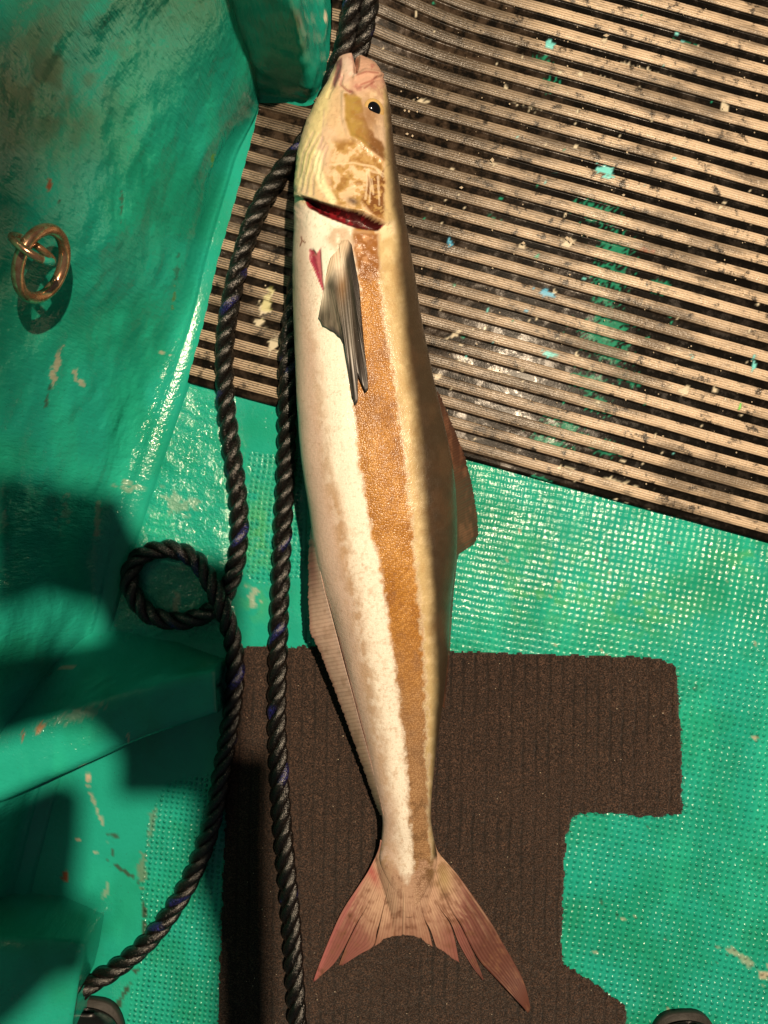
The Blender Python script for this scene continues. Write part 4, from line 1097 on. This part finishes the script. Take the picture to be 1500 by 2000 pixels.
torus('eye_bolt', ec, n0.cross(tdir) + n0 * .12, 36 * S * kz, 7 * S * kz, M['bronze'], 'small bronze eye fixed to the green hull side, holding the ring', 'eye bolt', n0,
      paintf=lambda a, b: 1.0 if (-.1 < math.sin(a) < .6) else 0.0)

# ------------------------------------------------------------------ boots at the lower edge
def build_boot(px, py, ang, label):
    c = W(px, py, 60); root = empty('boot', (c[0], c[1], 0.0)); root.rotation_euler = (0, 0, ang)
    tag(root, label, 'boot', 'black boots at the lower edge')
    # y = 0 at the toe tip, foot runs to -y
    prof = [(0, .20, 30, 46), (-6, .48, 22, 62), (-20, .74, 12, 80), (-45, .93, 10, 98), (-90, 1.0, 10, 112), (-150, .97, 10, 132), (-210, .88, 10, 180), (-300, .88, 10, 200), (-390, .80, 10, 190), (-440, .45, 10, 170)]
    n = 40; V = []
    P = resample(catmull(np.array(prof, float), 6), n=50)
    for y, w, z0, z1 in P:
        for j in range(n):
            a = 2 * math.pi * j / n
            ca, sa = math.cos(a), math.sin(a)
            V.append((78 * w * math.copysign(abs(ca) ** .75, ca), y, (z0 + z1) / 2 + (z1 - z0) / 2 * math.copysign(abs(sa) ** .8, sa)))
    V = np.array(V) * S
    N = len(P)
    o = mesh_obj('upper', V, [*grid_faces(N, n, True).tolist(), tuple(range(n)), tuple(range((N - 1) * n, N * n))[::-1]], M['boot'], root)
    V2 = []
    for k, z in enumerate((0, 10, 16)):
        for j in range(64):
            a = 2 * math.pi * j / 64
            ca, sa = math.cos(a), math.sin(a)
            y = -222 + 228 * math.copysign(abs(sa) ** .8, sa); x = (84 - (3 if k == 2 else 0)) * math.copysign(abs(ca) ** .6, ca) * (1 if y > -100 else .9)
            V2.append((x, y, z))
    mesh_obj('sole', np.array(V2) * S, [*grid_faces(3, 64, True).tolist(), tuple(range(64))[::-1], tuple(range(128, 192))], M['sole'], root)
    V3 = []
    for z in np.linspace(150, 520, 14):
        for j in range(32):
            a = 2 * math.pi * j / 32
            V3.append((70 * math.cos(a), -330 + 85 * math.sin(a), z))
    mesh_obj('shaft', np.array(V3) * S, grid_faces(14, 32, True), M['boot'], root)
    return root
build_boot(1354, 2016, 0.05, 'rounded black boot toe on the green non-slip deck at the lower right')
build_boot(160, 1990, -0.1, 'rounded black boot toe at the lower left beside the rope end')

# ------------------------------------------------------------------ grit and flakes lying about
def build_grit():
    V = []; F = []
    def crumb(px, py, z, r):
        b = len(V); q = W(px, py, 0)
        for d in [(1, 0, 0), (-1, 0, 0), (0, 1, 0), (0, -1, 0), (0, 0, 1), (0, 0, -1)]:
            V.append(tuple(q + np.array([d[0] * r * rng.uniform(.5, 1.3), d[1] * r * rng.uniform(.5, 1.3), z + r * .5 + d[2] * r * .5]) * S))
        for f in [(0, 2, 4), (2, 1, 4), (1, 3, 4), (3, 0, 4), (2, 0, 5), (1, 2, 5), (3, 1, 5), (0, 3, 5)]: F.append(tuple(i + b for i in f))
    for i in range(260):
        px, py = rng.uniform(790, 1500), rng.uniform(20, 960)
        if py > 747 + .276 * (px - 368) - 14: continue
        crumb(px, py, 12, rng.uniform(.7, 2.2))
    for (px, py, r) in [(960, 319, 5), (1110, 474, 5), (1104, 470, 4), (1118, 480, 4), (790, 222, 3), (798, 224, 2.5), (795, 268, 3), (805, 272, 2.5), (1214, 386, 3), (1180, 78, 5), (900, 372, 4), (1020, 480, 4)]: crumb(px, py, 12, r)
    for i in range(110):
        px, py = rng.uniform(480, 1320), rng.uniform(1270, 2000)
        if sdist(np.array([px]), np.array([py]), CARPET)[0] < 6: continue
        crumb(px, py, 8, rng.uniform(.6, 1.5))
    o = mesh_obj('grit', V, F, mat_simple('grit_pale', (.55, .46, .34, 1), .6), smooth=False)
    tag(o, 'pale grit and paint flakes scattered over the mats', 'grit', kind='stuff')
build_grit()

# ------------------------------------------------------------------ unseen boards added above the camera, outlines shaped to cast the left side's shade
def build_shade_boards():
    Ls = np.array(LAMP)
    objs = [bulwark, rib, rib2, deck, post]
    trees = [BVHTree.FromObject(o, dg) for o in objs]
    def surf(px, py):
        a = Vector((0, 0, H * S)); b = (Vector(W(px, py, 0)) - a).normalized(); best = None
        for t in trees:
            r = t.ray_cast(a, b)
            if r[0] is not None and (best is None or r[3] < best[1]): best = (np.array(r[0]), r[3])
        return best[0]
    def board(pts, zo, label):
        out = []
        for p in pts:
            q = surf(*p[:2]) if len(p) == 2 else W(p[0], p[1], p[2])
            f = (zo - q[2]) / (Ls[2] - q[2]); out.append(q + (Ls - q) * f)
        out = np.array(out); n = len(out)
        V = np.vstack([out, out + np.array([0, 0, 0.018])])
        F = [tuple(range(n)), tuple(range(n, 2 * n))[::-1]] + [(i, (i + 1) % n, (i + 1) % n + n, i + n) for i in range(n)]
        o = mesh_obj('shade_board', V, F, M['wood'], smooth=False)
        tag(o, label, 'canopy board')
        return o
    board([(0, 925), (120, 945), (232, 962), (275, 1055, 0), (335, 1076, 0), (440, 1090, 0), (468, 1100, 0), (468, 1468, 0), (532, 1474, 0), (528, 1640, 0), (534, 2080, 0), (440, 2080, 0), (432, 1840, 0), (392, 1700, 0), (388, 1542, 0), (246, 1540, 0), (246, 1460, 0), (196, 1402), (150, 1392), (80, 1410), (0, 1436), (-60, 1440), (-60, 1290), (0, 1272), (120, 1258), (215, 1246), (226, 1236), (200, 1172), (115, 1152), (0, 1195)],
          1.02, 'unseen added board, shaped to cast shade across the rope loop and carpet edge')
    board([(-40, 1590), (60, 1545), (120, 1522), (164, 1545), (160, 1640), (146, 1745), (196, 1779), (172, 1880), (128, 1890), (70, 1950), (0, 2010), (-60, 2030)], 1.05, 'unseen added board, shaped to cast shade between the two stringers')
    board([(0, 0), (105, 0), (150, 60), (175, 150), (165, 260), (110, 400), (95, 560), (40, 690), (30, 800), (0, 860), (-60, 700), (-60, 0)], 1.65, 'unseen added board, shaped to cast shade on the upper hull side')
build_shade_boards()
